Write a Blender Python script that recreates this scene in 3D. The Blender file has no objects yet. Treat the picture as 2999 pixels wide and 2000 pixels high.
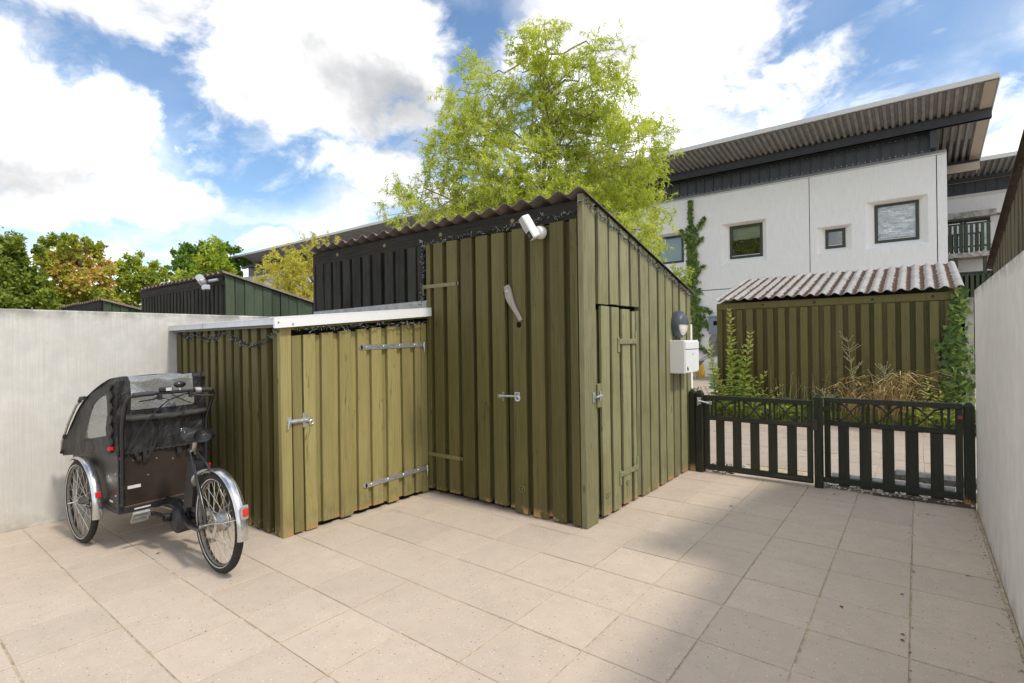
import bpy, math, random
import numpy as np
from mathutils import Vector, Matrix

R = math.radians
random.seed(7)
rng = np.random.default_rng(11)
scene = bpy.context.scene
COL = scene.collection

# ------------------------------------------------------------------ camera
CAM = np.array([1.2332, -1.6760, 1.4243])
YAW, PITCH, ROLL = R(-37.854), R(-0.003), R(-0.786)
FPX = 1529.05                      # focal length in pixels of a 2999 wide frame
_f = np.array([math.sin(YAW) * math.cos(PITCH), math.cos(YAW) * math.cos(PITCH), math.sin(PITCH)])
_r = np.array([math.cos(YAW), -math.sin(YAW), 0.0])
_u = np.cross(_r, _f)
_r2 = math.cos(ROLL) * _r + math.sin(ROLL) * _u
_u2 = -math.sin(ROLL) * _r + math.cos(ROLL) * _u
cam = bpy.data.cameras.new('camera')
cam.sensor_width = 36.0
cam.lens = FPX * 36.0 / 2999.0
cam.clip_start = 0.05
cam.clip_end = 2000.0
camo = bpy.data.objects.new('camera', cam)
COL.objects.link(camo)
camo.matrix_world = Matrix(((_r2[0], _u2[0], -_f[0], CAM[0]), (_r2[1], _u2[1], -_f[1], CAM[1]),
                            (_r2[2], _u2[2], -_f[2], CAM[2]), (0, 0, 0, 1)))
scene.camera = camo


def direction(px, py):
    """viewing direction of a spot of the photograph (2351 px wide copy); used to site far trees and clouds"""
    k = 2999 / 2351
    d = (px * k - 1499.5) / FPX * _r2 - (py * k - 1000) / FPX * _u2 + _f
    return d / np.linalg.norm(d)


def at(px, py, dist):
    d = direction(px, py)
    return CAM + d / np.linalg.norm(d[:2]) * dist


# ------------------------------------------------------------------ light
SUN_EL, SUN_AZ = R(52), R(3)       # azimuth counted from +x towards +y
sun_dir = Vector((math.cos(SUN_EL) * math.cos(SUN_AZ), math.cos(SUN_EL) * math.sin(SUN_AZ), math.sin(SUN_EL)))
sun = bpy.data.lights.new('sun', 'SUN')
sun.energy = 1.2
sun.angle = R(5.5)
sun.color = (1.0, 0.93, 0.82)
suno = bpy.data.objects.new('sun', sun)
COL.objects.link(suno)
suno.rotation_euler = sun_dir.to_track_quat('Z', 'Y').to_euler()

world = bpy.data.worlds.new('World')
scene.world = world
world.use_nodes = True
scene.view_settings.view_transform = 'Standard'
scene.view_settings.look = 'None'
scene.view_settings.gamma = 1
scene.view_settings.use_curve_mapping = False
scene.view_settings.exposure = 1.08
scene.cycles.max_bounces = 8
scene.cycles.transparent_max_bounces = 12


class NG:
    """small helper round a node tree"""
    def __init__(s, tree):
        s.t = tree
        tree.nodes.clear()

    def n(s, kind, ins=None, **props):
        nd = s.t.nodes.new(kind)
        for k, v in props.items():
            setattr(nd, k, v)
        for k, v in (ins or {}).items():
            if isinstance(v, bpy.types.NodeSocket):
                s.t.links.new(v, nd.inputs[k])
            else:
                nd.inputs[k].default_value = v
        return nd

    def math(s, op, a, b=0.0, clamp=False):
        return s.n('ShaderNodeMath', {0: a, 1: b}, operation=op, use_clamp=clamp).outputs[0]

    def vmath(s, op, a, b=(0, 0, 0), c=None):
        ins = {0: a, 1: b}
        if c is not None:
            ins[2] = c
        nd = s.n('ShaderNodeVectorMath', ins, operation=op)
        return nd.outputs['Value'] if op in ('LENGTH', 'DOT_PRODUCT', 'DISTANCE') else nd.outputs[0]

    def noise(s, vec, scale, detail=4.0, rough=0.55, dist=0.0):
        return s.n('ShaderNodeTexNoise', {'Vector': vec, 'Scale': scale, 'Detail': detail, 'Roughness': rough,
                                          'Distortion': dist}).outputs

    def rng(s, v, a, b, c=0.0, d=1.0, smooth=False):
        return s.n('ShaderNodeMapRange', {0: v, 1: a, 2: b, 3: c, 4: d},
                   interpolation_type='SMOOTHSTEP' if smooth else 'LINEAR').outputs[0]

    def mix(s, f, a, b, blend='MIX'):
        nd = s.n('ShaderNodeMix', {0: f}, data_type='RGBA', blend_type=blend)
        for i, v in ((6, a), (7, b)):
            if isinstance(v, bpy.types.NodeSocket):
                s.t.links.new(v, nd.inputs[i])
            else:
                nd.inputs[i].default_value = (*v[:3], 1)
        return nd.outputs[2]

    def scalev(s, vec, sc):
        return s.vmath('MULTIPLY', vec, sc)


def build_sky():
    g = NG(world.node_tree)
    d = g.n('ShaderNodeTexCoord').outputs['Generated']
    sky = g.n('ShaderNodeTexSky', sky_type='NISHITA', sun_disc=False, sun_elevation=SUN_EL,
              sun_rotation=math.pi / 2 - SUN_AZ, air_density=1.0, dust_density=0.6, ozone_density=1.6).outputs[0]
    # wobble of the cloud outlines
    wob = g.noise(d, 5.0, 5.0, 0.6)[1]
    dd = g.vmath('MULTIPLY_ADD', g.vmath('SUBTRACT', wob, (0.5, 0.5, 0.5)), (0.17, 0.17, 0.13), d)
    # the cumulus heaps in view: px, py, half width, half height (tangent units), weight
    heaps = [(40, 290, .13, .15, 1.0), (150, 300, .12, .08, .9), (240, 280, .08, .07, .9), (20, 190, .06, .10, 1.),
             (300, 470, .14, .055, 1.), (400, 470, .07, .05, 1.), (230, 460, .10, .05, .9), (180, 390, .13, .05, .85),
             (640, 120, .16, .16, 1.1), (760, 60, .20, .16, 1.2), (880, 90, .12, .15, 1.1), (690, 215, .20, .08, 1.1),
             (800, 210, .13, .09, 1.), (580, 20, .12, .08, .95), (500, 200, .06, .05, .8), (300, 30, .22, .06, .8),
             (940, 262, .05, .03, .9), (1460, 40, .22, .10, 1.2), (1600, 90, .16, .09, 1.1), (1330, 30, .14, .06, .9),
             (1530, 150, .13, .07, 1.0), (1780, 150, .05, .03, .7), (620, 552, .08, .018, .9), (2050, 300, .30, .07, .55),
             (1700, 240, .26, .08, .6), (2320, 330, .10, .05, .9), (830, 380, .30, .07, .6), (950, 440, .28, .04, .6)]
    acc = None
    for px, py, a, b, w in heaps:
        c = direction(px, py)
        s = (1 / a, 1 / a, 1 / b)
        v = g.vmath('MULTIPLY_ADD', dd, s, tuple(-c[i] * s[i] for i in range(3)))
        val = g.rng(g.vmath('LENGTH', v), 0.25, 1.35, w, 0.0)
        acc = val if acc is None else g.math('MAXIMUM', acc, val)
    # plain scattered cloud over the rest of the sky
    sep = g.n('ShaderNodeSeparateXYZ', {0: d})
    zz = g.math('MAXIMUM', g.math('ADD', sep.outputs[2], 0.22), 0.05)
    pl = g.vmath('DIVIDE', d, g.n('ShaderNodeCombineXYZ', {0: zz, 1: zz, 2: zz}).outputs[0])
    sheet = g.noise(pl, 1.5, 7.0, 0.58, 0.35)[0]
    # blue gaps in the cloud deck
    hacc = None
    for px, py, a, b, w in [(560, 350, .15, .13, 1.), (470, 270, .10, .10, .9), (340, 170, .16, .10, .95), (420, 100, .06, .07, .8), (1040, 70, .13, .09, 1.0), (1080, 170, .06, .08, .7),
                            (1960, 70, .30, .11, .95), (1830, 200, .16, .06, .75), (2330, 240, .06, .10, .9), (90, 50, .07, .06, .7), (560, 545, .10, .03, .8), (100, 520, .15, .035, .8), (330, 540, .12, .03, .6), (2150, 130, .1, .04, .4)]:
        c = direction(px, py)
        s = (1 / a, 1 / a, 1 / b)
        v = g.vmath('MULTIPLY_ADD', dd, s, tuple(-c[i] * s[i] for i in range(3)))
        val = g.rng(g.vmath('LENGTH', v), 0.45, 1.3, w, 0.0, True)
        hacc = val if hacc is None else g.math('MAXIMUM', hacc, val)
    veil = g.math('MULTIPLY', g.rng(sheet, 0.36, 0.58, 0.0, 0.90, True), g.math('SUBTRACT', 1.0, hacc))
    wisp = g.rng(g.noise(g.scalev(pl, (1.0, 1.6, 1.0)), 4.2, 8.0, 0.62, 0.3)[0], 0.46, 0.78, 0.0, 0.5, True)
    veil = g.math('MAXIMUM', veil, wisp)
    fine = g.noise(g.scalev(d, (1, 1, 1.5)), 9.0, 8.0, 0.62, 0.3)[0]
    dens = g.math('ADD', acc, g.math('MULTIPLY', g.math('SUBTRACT', fine, 0.5), 1.5))
    heap = g.rng(dens, 0.30, 0.74, 0.0, 1.0, True)
    cover = g.math('MAXIMUM', heap, veil)
    low = g.rng(sep.outputs[2], 0.0, 0.28, 0.35, 0.0, True)
    cover = g.math('MAXIMUM', cover, low)
    # grey hearts of the thick heaps
    gacc = None
    for px, py, a, b, w in [(850, 215, .20, .085, 1.), (60, 420, .17, .05, .7), (700, 60, .10, .06, .4), (1560, 135, .16, .05, .5),
                            (380, 505, .12, .02, .55), (1450, 120, .12, .04, .45), (120, 250, .1, .05, .3)]:
        c = direction(px, py)
        s = (1 / a, 1 / a, 1 / b)
        v = g.vmath('MULTIPLY_ADD', dd, s, tuple(-c[i] * s[i] for i in range(3)))
        val = g.rng(g.vmath('LENGTH', v), 0.1, 1.3, w, 0.0, True)
        gacc = val if gacc is None else g.math('MAXIMUM', gacc, val)
    soft = g.noise(g.scalev(d, (1, 1, 1.6)), 6.0, 5.0, 0.5)[0]
    shade = g.math('ADD', g.math('MULTIPLY', gacc, g.rng(soft, 0.3, 0.7, 0.55, 1.0)), g.rng(soft, 0.5, 0.8, 0.0, 0.22), True)
    puff = g.noise(g.scalev(dd, (1, 1, 1.5)), 5.5, 7.0, 0.58)[0]
    body = g.mix(g.rng(puff, 0.38, 0.64), (6.4, 6.25, 6.05), (3.2, 3.2, 3.22))
    white = g.mix(shade, body, (1.45, 1.52, 1.62))
    skyb = g.mix(1.0, sky, (0.54, 0.60, 0.62), 'MULTIPLY')
    colour = g.mix(cover, skyb, white)
    bg = g.n('ShaderNodeBackground', {'Color': colour, 'Strength': 0.15})
    out = g.n('ShaderNodeOutputWorld', {'Surface': bg.outputs[0]})


build_sky()

# ------------------------------------------------------------------ geometry helpers


class MB:
    def __init__(s):
        s.v, s.f = [], []

    def add(s, vs, fs):
        o = len(s.v)
        s.v.extend([tuple(map(float, p)) for p in vs])
        s.f.extend([tuple(i + o for i in q) for q in fs])
        return s

    def box(s, x0, x1, y0, y1, z0, z1):
        return s.hexa([(x0, y0, z0), (x1, y0, z0), (x1, y1, z0), (x0, y1, z0), (x0, y0, z1), (x1, y0, z1), (x1, y1, z1), (x0, y1, z1)])

    def hexa(s, p):
        return s.add(p, [(0, 3, 2, 1), (4, 5, 6, 7), (0, 1, 5, 4), (1, 2, 6, 5), (2, 3, 7, 6), (3, 0, 4, 7)])

    def cbox(s, x0, x1, y0, y1, z0, z1, c=0.004):
        """box with all edges chamfered"""
        xs, ys, zs = (x0, x1), (y0, y1), (z0, z1)
        vs, idx = [], {}
        for i in (0, 1):
            for j in (0, 1):
                for k in (0, 1):
                    p = (xs[i], ys[j], zs[k])
                    d = (1 - 2 * i, 1 - 2 * j, 1 - 2 * k)
                    for a in range(3):
                        q = [p[m] + (0 if m == a else d[m] * c) for m in range(3)]
                        idx[(i, j, k, a)] = len(vs)
                        vs.append(q)
        fs = []
        I = lambda i, j, k, a: idx[(i, j, k, a)]
        for i in (0, 1):
            fs.append([I(i, 0, 0, 0), I(i, 1, 0, 0), I(i, 1, 1, 0), I(i, 0, 1, 0)][::(1 if i else -1)])
            fs.append([I(0, i, 0, 1), I(0, i, 1, 1), I(1, i, 1, 1), I(1, i, 0, 1)][::(1 if i else -1)])
            fs.append([I(0, 0, i, 2), I(1, 0, i, 2), I(1, 1, i, 2), I(0, 1, i, 2)][::(1 if i else -1)])
        for i in (0, 1):
            for j in (0, 1):
                fl = 1 if (i ^ j) else -1
                fs.append([I(i, j, 0, 0), I(i, j, 1, 0), I(i, j, 1, 1), I(i, j, 0, 1)][::fl * -1])
                fs.append([I(i, 0, j, 0), I(i, 1, j, 0), I(i, 1, j, 2), I(i, 0, j, 2)][::fl])
                fs.append([I(0, i, j, 1), I(1, i, j, 1), I(1, i, j, 2), I(0, i, j, 2)][::fl * -1])
        for i in (0, 1):
            for j in (0, 1):
                for k in (0, 1):
                    t = [I(i, j, k, 0), I(i, j, k, 1), I(i, j, k, 2)]
                    fs.append(t if (i + j + k) % 2 else t[::-1])
        return s.add(vs, fs)

    def tube(s, pts, rad, n=8, cap=True, closed=False):
        pts = [np.array(p, float) for p in pts]
        m = len(pts)
        rads = rad if hasattr(rad, '__len__') else [rad] * m
        vs, fs = [], []
        prev = None
        for i, p in enumerate(pts):
            if closed:
                t = pts[(i + 1) % m] - pts[i - 1]
            else:
                t = pts[min(i + 1, m - 1)] - pts[max(i - 1, 0)]
            t = t / (np.linalg.norm(t) + 1e-12)
            if prev is None:
                a = np.array([0, 0, 1.0]) if abs(t[2]) < 0.9 else np.array([1.0, 0, 0])
                prev = np.cross(t, a)
            prev = prev - t * prev.dot(t)
            prev = prev / (np.linalg.norm(prev) + 1e-12)
            b = np.cross(t, prev)
            for k in range(n):
                an = 2 * math.pi * k / n
                vs.append(p + rads[i] * (math.cos(an) * prev + math.sin(an) * b))
        for i in range(m if closed else m - 1):
            j = (i + 1) % m
            for k in range(n):
                fs.append((i * n + k, i * n + (k + 1) % n, j * n + (k + 1) % n, j * n + k))
        if cap and not closed:
            fs.append(tuple(range(n))[::-1])
            fs.append(tuple((m - 1) * n + k for k in range(n)))
        return s.add(vs, fs)

    def disc(s, c, axis, r, t, n=16, r2=None):
        """short cylinder centred at c along axis"""
        c = np.array(c, float)
        a = np.array(axis, float)
        a = a / np.linalg.norm(a)
        return s.tube([c - a * t / 2, c + a * t / 2], [r, r if r2 is None else r2], n)

    def lathe(s, prof, c, axis, n=24, arc=(0, 2 * math.pi), up=(0, 0, 1)):
        """prof: list of (radius, along axis)"""
        c = np.array(c, float)
        a = np.array(axis, float)
        a /= np.linalg.norm(a)
        u = np.array(up, float)
        u = u - a * u.dot(a)
        u /= np.linalg.norm(u)
        w = np.cross(a, u)
        full = abs(arc[1] - arc[0] - 2 * math.pi) < 1e-6
        steps = n if full else n + 1
        m = len(prof)
        vs, fs = [], []
        for i in range(steps):
            an = arc[0] + (arc[1] - arc[0]) * i / n
            for r, h in prof:
                vs.append(c + a * h + r * (math.cos(an) * u + math.sin(an) * w))
        for i in range(n):
            j = (i + 1) % steps
            for k in range(m - 1):
                fs.append((i * m + k, i * m + k + 1, j * m + k + 1, j * m + k))
        return s.add(vs, fs)

    def grid(s, fn, nu, nv):
        vs = [fn(i / nu, j / nv) for i in range(nu + 1) for j in range(nv + 1)]
        w = nv + 1
        fs = [(i * w + j, (i + 1) * w + j, (i + 1) * w + j + 1, i * w + j + 1) for i in range(nu) for j in range(nv)]
        return s.add(vs, fs)

    def xf(s, fn):
        s.v = [tuple(fn(np.array(p))) for p in s.v]
        return s

    def build(s, name, mat, parent=None, smooth=False, local=False, kind=None):
        off = np.zeros(3)
        if parent is not None and not local:
            p = parent
            while p.parent is not None:
                p = p.parent
            off = np.array(p.location)
        me = bpy.data.meshes.new(name)
        me.from_pydata([tuple(np.array(p) - off) for p in s.v], [], s.f)
        me.materials.append(mat)
        if smooth:
            me.polygons.foreach_set('use_smooth', [True] * len(me.polygons))
            if smooth != 'all':
                me.set_sharp_from_angle(angle=R(38))
        me.update()
        o = bpy.data.objects.new(name, me)
        COL.objects.link(o)
        if parent is not None:
            o.parent = parent
        if kind:
            o['kind'] = kind
        return o


def thing(name, label, cat, loc=(0, 0, 0), rz=0.0, group=None):
    o = bpy.data.objects.new(name, None)
    o.empty_display_size = 0.1
    COL.objects.link(o)
    o.location = loc
    o.rotation_euler = (0, 0, rz)
    return tag(o, label, cat, group)


def tag(o, label, cat, group=None):
    o['label'] = label
    o['category'] = cat
    if group:
        o['group'] = group
    return o


def struct(o):
    o['kind'] = 'structure'
    return o


def fast_mesh(name, V, F, mat, parent=None, attr=None, kind=None, smooth=False):
    """V (n,3), F (m,3|4) arrays"""
    off = np.zeros(3)
    if parent is not None:
        p = parent
        while p.parent is not None:
            p = p.parent
        off = np.array(p.location)
    V = V - off
    k = F.shape[1]
    me = bpy.data.meshes.new(name)
    me.vertices.add(len(V))
    me.vertices.foreach_set('co', V.astype(np.float32).ravel())
    me.loops.add(F.size)
    me.loops.foreach_set('vertex_index', F.astype(np.int32).ravel())
    me.polygons.add(len(F))
    me.polygons.foreach_set('loop_start', np.arange(0, F.size, k, dtype=np.int32))
    me.polygons.foreach_set('loop_total', np.full(len(F), k, dtype=np.int32))
    if smooth:
        me.polygons.foreach_set('use_smooth', np.ones(len(F), dtype=bool))
    me.update(calc_edges=True)
    if attr is not None:
        a = me.attributes.new('tint', 'FLOAT', 'POINT')
        a.data.foreach_set('value', attr.astype(np.float32))
    me.materials.append(mat)
    o = bpy.data.objects.new(name, me)
    COL.objects.link(o)
    if parent is not None:
        o.parent = parent
    if kind:
        o['kind'] = kind
    return o


# ------------------------------------------------------------------ materials
def new_mat(name):
    m = bpy.data.materials.new(name)
    m.use_nodes = True
    g = NG(m.node_tree)
    return m, g


def finish(g, col, rough=0.6, bump=None, bstr=0.3, bdist=0.01, metal=0.0, spec=0.4, **extra):
    ins = {'Base Color': col if isinstance(col, bpy.types.NodeSocket) else (*col, 1), 'Roughness': rough, 'Metallic': metal,
           'Specular IOR Level': spec}
    ins.update(extra)
    if bump is not None:
        ins['Normal'] = g.n('ShaderNodeBump', {'Height': bump, 'Strength': bstr, 'Distance': bdist}).outputs[0]
    b = g.n('ShaderNodeBsdfPrincipled', ins)
    g.n('ShaderNodeOutputMaterial', {'Surface': b.outputs[0]})
    return b


def plain(name, col, rough=0.5, metal=0.0, spec=0.5, var=0.12, scale=30.0, bstr=0.05):
    m, g = new_mat(name)
    co = g.n('ShaderNodeTexCoord').outputs['Object']
    nz = g.noise(co, scale, 4.0, 0.6)[0]
    c = g.mix(g.rng(nz, 0.3, 0.7), tuple(v * (1 - var) for v in col), tuple(min(1, v * (1 + var)) for v in col))
    finish(g, c, g.rng(nz, 0.3, 0.7, max(0.02, rough - 0.06), min(1, rough + 0.08)), nz, bstr, 0.002, metal, spec)
    return m


def painted_wood(name, col, dark, pale, wear=0.5, pale_amt=0.5, foot=True, axis=2, tintvar=0.22, rough=0.5):
    """weathered paint on rough sawn boards, grain along the given axis"""
    m, g = new_mat(name)
    geo = g.n('ShaderNodeNewGeometry').outputs['Position']
    rnd = g.n('ShaderNodeObjectInfo').outputs['Random']
    off = g.n('ShaderNodeCombineXYZ', {0: g.math('MULTIPLY', rnd, 7.3), 1: g.math('MULTIPLY', rnd, 3.1), 2: g.math('MULTIPLY', rnd, 11.7)}).outputs[0]
    p = g.vmath('ADD', geo, off)
    sc = [60.0, 60.0, 60.0]
    sc[axis] = 2.2
    grain = g.noise(g.scalev(p, tuple(sc)), 1.0, 5.0, 0.6, 0.6)[0]
    sc2 = [220.0, 220.0, 220.0]
    sc2[axis] = 5.0
    fibre = g.noise(g.scalev(p, tuple(sc2)), 1.0, 3.0, 0.6)[0]
    big = g.noise(p, 2.6, 4.0, 0.6)[0]
    mid = g.noise(g.scalev(p, (9, 9, 3) if axis == 2 else (3, 9, 9)), 1.0, 4.0, 0.6)[0]
    c = g.mix(g.rng(grain, 0.32, 0.70), col, dark)
    c = g.mix(g.math('MULTIPLY', g.rng(big, 0.35, 0.72), pale_amt), c, pale)
    c = g.mix(g.rng(mid, 0.60, 0.80, 0.0, 0.45), c, dark)
    tint = g.rng(rnd, 0.0, 1.0, 1.0 - tintvar, 1.0 + tintvar)
    c = g.mix(1.0, c, g.n('ShaderNodeCombineColor', {0: tint, 1: tint, 2: tint}).outputs[0], 'MULTIPLY')
    # knots
    kn = g.n('ShaderNodeTexVoronoi', {'Vector': g.scalev(p, (5.5, 5.5, 1.7) if axis == 2 else (1.7, 5.5, 5.5)), 'Scale': 1.0}).outputs[0]
    knot = g.rng(kn, 0.035, 0.085, 0.75, 0.0)
    c = g.mix(knot, c, tuple(v * 0.55 for v in dark))
    # paint rubbed down to the wood in streaks
    wr = g.noise(g.scalev(p, (26, 26, 2.0) if axis == 2 else (2.0, 26, 26)), 1.0, 6.0, 0.7)[0]
    c = g.mix(g.rng(wr, 0.72 - 0.12 * wear, 0.78 - 0.10 * wear, 0.0, min(1.0, 0.7 * wear)), c, (0.30, 0.20, 0.10))
    ck = g.noise(g.scalev(p, (14, 14, .55) if axis == 2 else (.55, 14, 14)), 1.0, 3.0, 0.55, 0.4)[0]
    crack = g.math('MULTIPLY', g.rng(g.math('ABSOLUTE', g.math('SUBTRACT', ck, 0.5)), 0.0015, 0.007, 1.0, 0.0), g.rng(big, 0.46, 0.60))
    c = g.mix(g.math('MULTIPLY', crack, 0.75), c, (0.02, 0.017, 0.01))
    if foot:
        # splashed dirt and bare wood along the sawn lower ends
        z = g.n('ShaderNodeSeparateXYZ', {0: geo}).outputs[2]
        fn = g.noise(g.scalev(p, (16, 16, 9)), 1.0, 4.0, 0.65)[0]
        dirt = g.math('MULTIPLY', g.rng(z, 0.02, 0.34, 1.0, 0.0), g.rng(fn, 0.42, 0.70))
        c = g.mix(g.math('MULTIPLY', dirt, 0.55), c, (0.085, 0.075, 0.05))
        bare = g.math('MULTIPLY', g.rng(z, 0.03, 0.085, 1.0, 0.0), g.rng(g.math('ADD', fn, g.math('MULTIPLY', rnd, 0.16)), 0.60, 0.66))
        c = g.mix(bare, c, (0.42, 0.25, 0.11))
    hgt = g.math('ADD', g.math('MULTIPLY', grain, 0.6), g.math('MULTIPLY', fibre, 0.4))
    finish(g, c, g.rng(grain, 0.3, 0.7, rough - 0.06, rough + 0.16), hgt, 0.55, 0.006, 0, 0.22)
    return m


def concrete(name, col, stain, streak=0.5, topz=None, rough=0.85, fine=70.0, mott=1.0):
    m, g = new_mat(name)
    p = g.n('ShaderNodeNewGeometry').outputs['Position']
    big = g.noise(p, 1.1, 5.0, 0.6)[0]
    mid = g.noise(p, 7.0, 6.0, 0.65)[0]
    ver = g.noise(g.scalev(p, (fine, fine, 2.0)), 1.0, 4.0, 0.6)[0]
    ver2 = g.noise(g.scalev(p, (9, 9, 0.7)), 1.0, 5.0, 0.65)[0]
    pit = g.noise(p, 160.0, 2.0, 0.5)[0]
    c = g.mix(g.rng(mid, 0.35, 0.68, 0.0, mott), col, tuple(v * 0.86 for v in col))
    c = g.mix(g.rng(big, 0.42, 0.72, 0.0, 0.55 * mott), c, stain)
    c = g.mix(g.rng(ver, 0.40, 0.66, 0.0, 0.50 * streak), c, tuple(v * 0.62 for v in col))
    c = g.mix(g.rng(ver2, 0.55, 0.75, 0.0, 0.45 * streak), c, stain)
    if topz is not None:
        z = g.n('ShaderNodeSeparateXYZ', {0: p}).outputs[2]
        alg = g.math('MULTIPLY', g.rng(z, topz - 0.09, topz, 0.0, 1.0), g.rng(mid, 0.34, 0.62))
        c = g.mix(g.math('MULTIPLY', alg, 0.75), c, (0.15, 0.145, 0.125))
        low = g.math('MULTIPLY', g.rng(z, 0.0, 0.16, 1.0, 0.0), g.rng(mid, 0.40, 0.6))
        c = g.mix(g.math('MULTIPLY', low, 0.45), c, (0.30, 0.24, 0.15))
    c = g.mix(g.rng(pit, 0.66, 0.74, 0.0, 0.5 * mott), c, tuple(v * 0.45 for v in col))
    h = g.math('ADD', g.math('MULTIPLY', ver, 0.7), g.math('MULTIPLY', pit, 0.3))
    finish(g, c, rough, h, 0.5, 0.006, 0, 0.25)
    return m


def paving(name, col, col2, speck=1.0):
    m, g = new_mat(name)
    p = g.n('ShaderNodeNewGeometry').outputs['Position']
    rnd = g.n('ShaderNodeObjectInfo').outputs['Random']
    big = g.noise(p, 1.6, 5.0, 0.6)[0]
    mid = g.noise(p, 9.0, 5.0, 0.65)[0]
    fine = g.noise(p, 180.0, 3.0, 0.6)[0]
    c = g.mix(g.rng(mid, 0.34, 0.68), col, col2)
    c = g.mix(g.rng(big, 0.45, 0.72, 0.0, 0.35), c, tuple(v * 0.80 for v in col2))
    c = g.mix(g.rng(fine, 0.30, 0.70, 0.0, 0.30), c, tuple(min(1, v * 1.25) for v in col))
    dust = g.noise(p, 0.9, 4.0, 0.6, 0.6)[0]
    c = g.mix(g.rng(dust, 0.52, 0.70, 0.0, 0.40), c, tuple(min(1, v * 1.12) for v in col))
    drip = g.noise(p, 3.7, 6.0, 0.7)[0]
    c = g.mix(g.rng(drip, 0.60, 0.72, 0.0, 0.35), c, tuple(v * 0.70 for v in col2))
    t = g.rng(rnd, 0, 1, 0.945, 1.04)
    c = g.mix(1.0, c, g.n('ShaderNodeCombineColor', {0: t, 1: t, 2: g.rng(rnd, 0, 1, 0.94, 1.03)}).outputs[0], 'MULTIPLY')
    for sc, r, colr, pick, amt in ((46.0, 0.17, (0.055, 0.045, 0.04), 0.80, 0.9), (85.0, 0.20, (0.10, 0.08, 0.07), 0.76, 0.7),
                                   (60.0, 0.20, (0.80, 0.78, 0.74), 0.80, 0.7), (120.0, 0.24, (0.30, 0.22, 0.16), 0.65, 0.6)):
        vo = g.n('ShaderNodeTexVoronoi', {'Vector': p, 'Scale': sc})
        sel = g.n('ShaderNodeSeparateColor', {0: vo.outputs['Color']}).outputs[0]
        k = g.math('MULTIPLY', g.rng(vo.outputs['Distance'], r * 0.7, r, 1.0, 0.0), g.math('GREATER_THAN', sel, pick))
        c = g.mix(g.math('MULTIPLY', k, amt * speck), c, colr)
    pits = g.noise(p, 90.0, 4.0, 0.7)[0]
    finish(g, c, 0.82, pits, 0.35, 0.003, 0, 0.25)
    return m


def corrugated(name, col, col2, moss=None, phase=0.0, axis=0, pitch=0.177):
    m, g = new_mat(name)
    p = g.n('ShaderNodeNewGeometry').outputs['Position']
    mid = g.noise(p, 14.0, 6.0, 0.7)[0]
    big = g.noise(p, 2.0, 4.0, 0.6)[0]
    spot = g.noise(p, 60.0, 3.0, 0.6)[0]
    c = g.mix(g.rng(mid, 0.35, 0.65), col, col2)
    c = g.mix(g.rng(big, 0.45, 0.7, 0, 0.5), c, tuple(v * 0.7 for v in col2))
    c = g.mix(g.rng(spot, 0.60, 0.70, 0, 0.6), c, tuple(min(1, v * 1.5) for v in col))
    if moss:
        x = g.n('ShaderNodeSeparateXYZ', {0: p}).outputs[axis]
        w = g.math('COSINE', g.math('MULTIPLY', g.math('ADD', x, -phase), 2 * math.pi / pitch))
        nz = g.noise(g.scalev(p, (20, 9, 9)), 1.0, 6.0, 0.7)[0]
        k = g.rng(g.math('ADD', g.math('MULTIPLY', w, -0.32), nz), 0.60, 0.68)
        c = g.mix(g.math('MULTIPLY', k, 0.95), c, moss)
    finish(g, c, 0.9, mid, 0.6, 0.01, 0, 0.2)
    return m


def foliage(name, cols, trans=0.35, rough=0.5):
    m, g = new_mat(name)
    t = g.n('ShaderNodeAttribute', attribute_name='tint').outputs['Fac']
    ramp = g.n('ShaderNodeValToRGB', {0: t})
    el = ramp.color_ramp.elements
    while len(el) < len(cols):
        el.new(0.5)
    for i, c in enumerate(cols):
        el[i].position = i / (len(cols) - 1)
        el[i].color = (*c, 1)
    b = g.n('ShaderNodeBsdfPrincipled', {'Base Color': ramp.outputs[0], 'Roughness': rough, 'Specular IOR Level': 0.35})
    tr = g.n('ShaderNodeBsdfTranslucent', {'Color': g.mix(1.0, ramp.outputs[0], (1.25, 1.2, 0.6), 'MULTIPLY')})
    mx = g.n('ShaderNodeMixShader', {0: trans, 1: b.outputs[0], 2: tr.outputs[0]})
    g.n('ShaderNodeOutputMaterial', {'Surface': mx.outputs[0]})
    return m


def vinyl(name):
    m, g = new_mat(name)
    co = g.n('ShaderNodeTexCoord').outputs['Object']
    nz = g.noise(g.scalev(co, (3, 5, 9)), 1.0, 3.0, 0.5, 0.8)[0]
    bump = g.n('ShaderNodeBump', {'Height': nz, 'Strength': 0.35, 'Distance': 0.05}).outputs[0]
    tr = g.n('ShaderNodeBsdfTransparent', {'Color': (0.80, 0.83, 0.83, 1)})
    gl = g.n('ShaderNodeBsdfGlossy', {'Color': (0.9, 0.92, 0.95, 1), 'Roughness': 0.08, 'Normal': bump})
    df = g.n('ShaderNodeBsdfDiffuse', {'Color': (0.62, 0.62, 0.58, 1)})
    fr = g.n('ShaderNodeFresnel', {'IOR': 1.45, 'Normal': bump}).outputs[0]
    a = g.n('ShaderNodeMixShader', {0: 0.30, 1: tr.outputs[0], 2: df.outputs[0]})
    b = g.n('ShaderNodeMixShader', {0: g.math('ADD', fr, 0.10, True), 1: a.outputs[0], 2: gl.outputs[0]})
    g.n('ShaderNodeOutputMaterial', {'Surface': b.outputs[0]})
    return m


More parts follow.
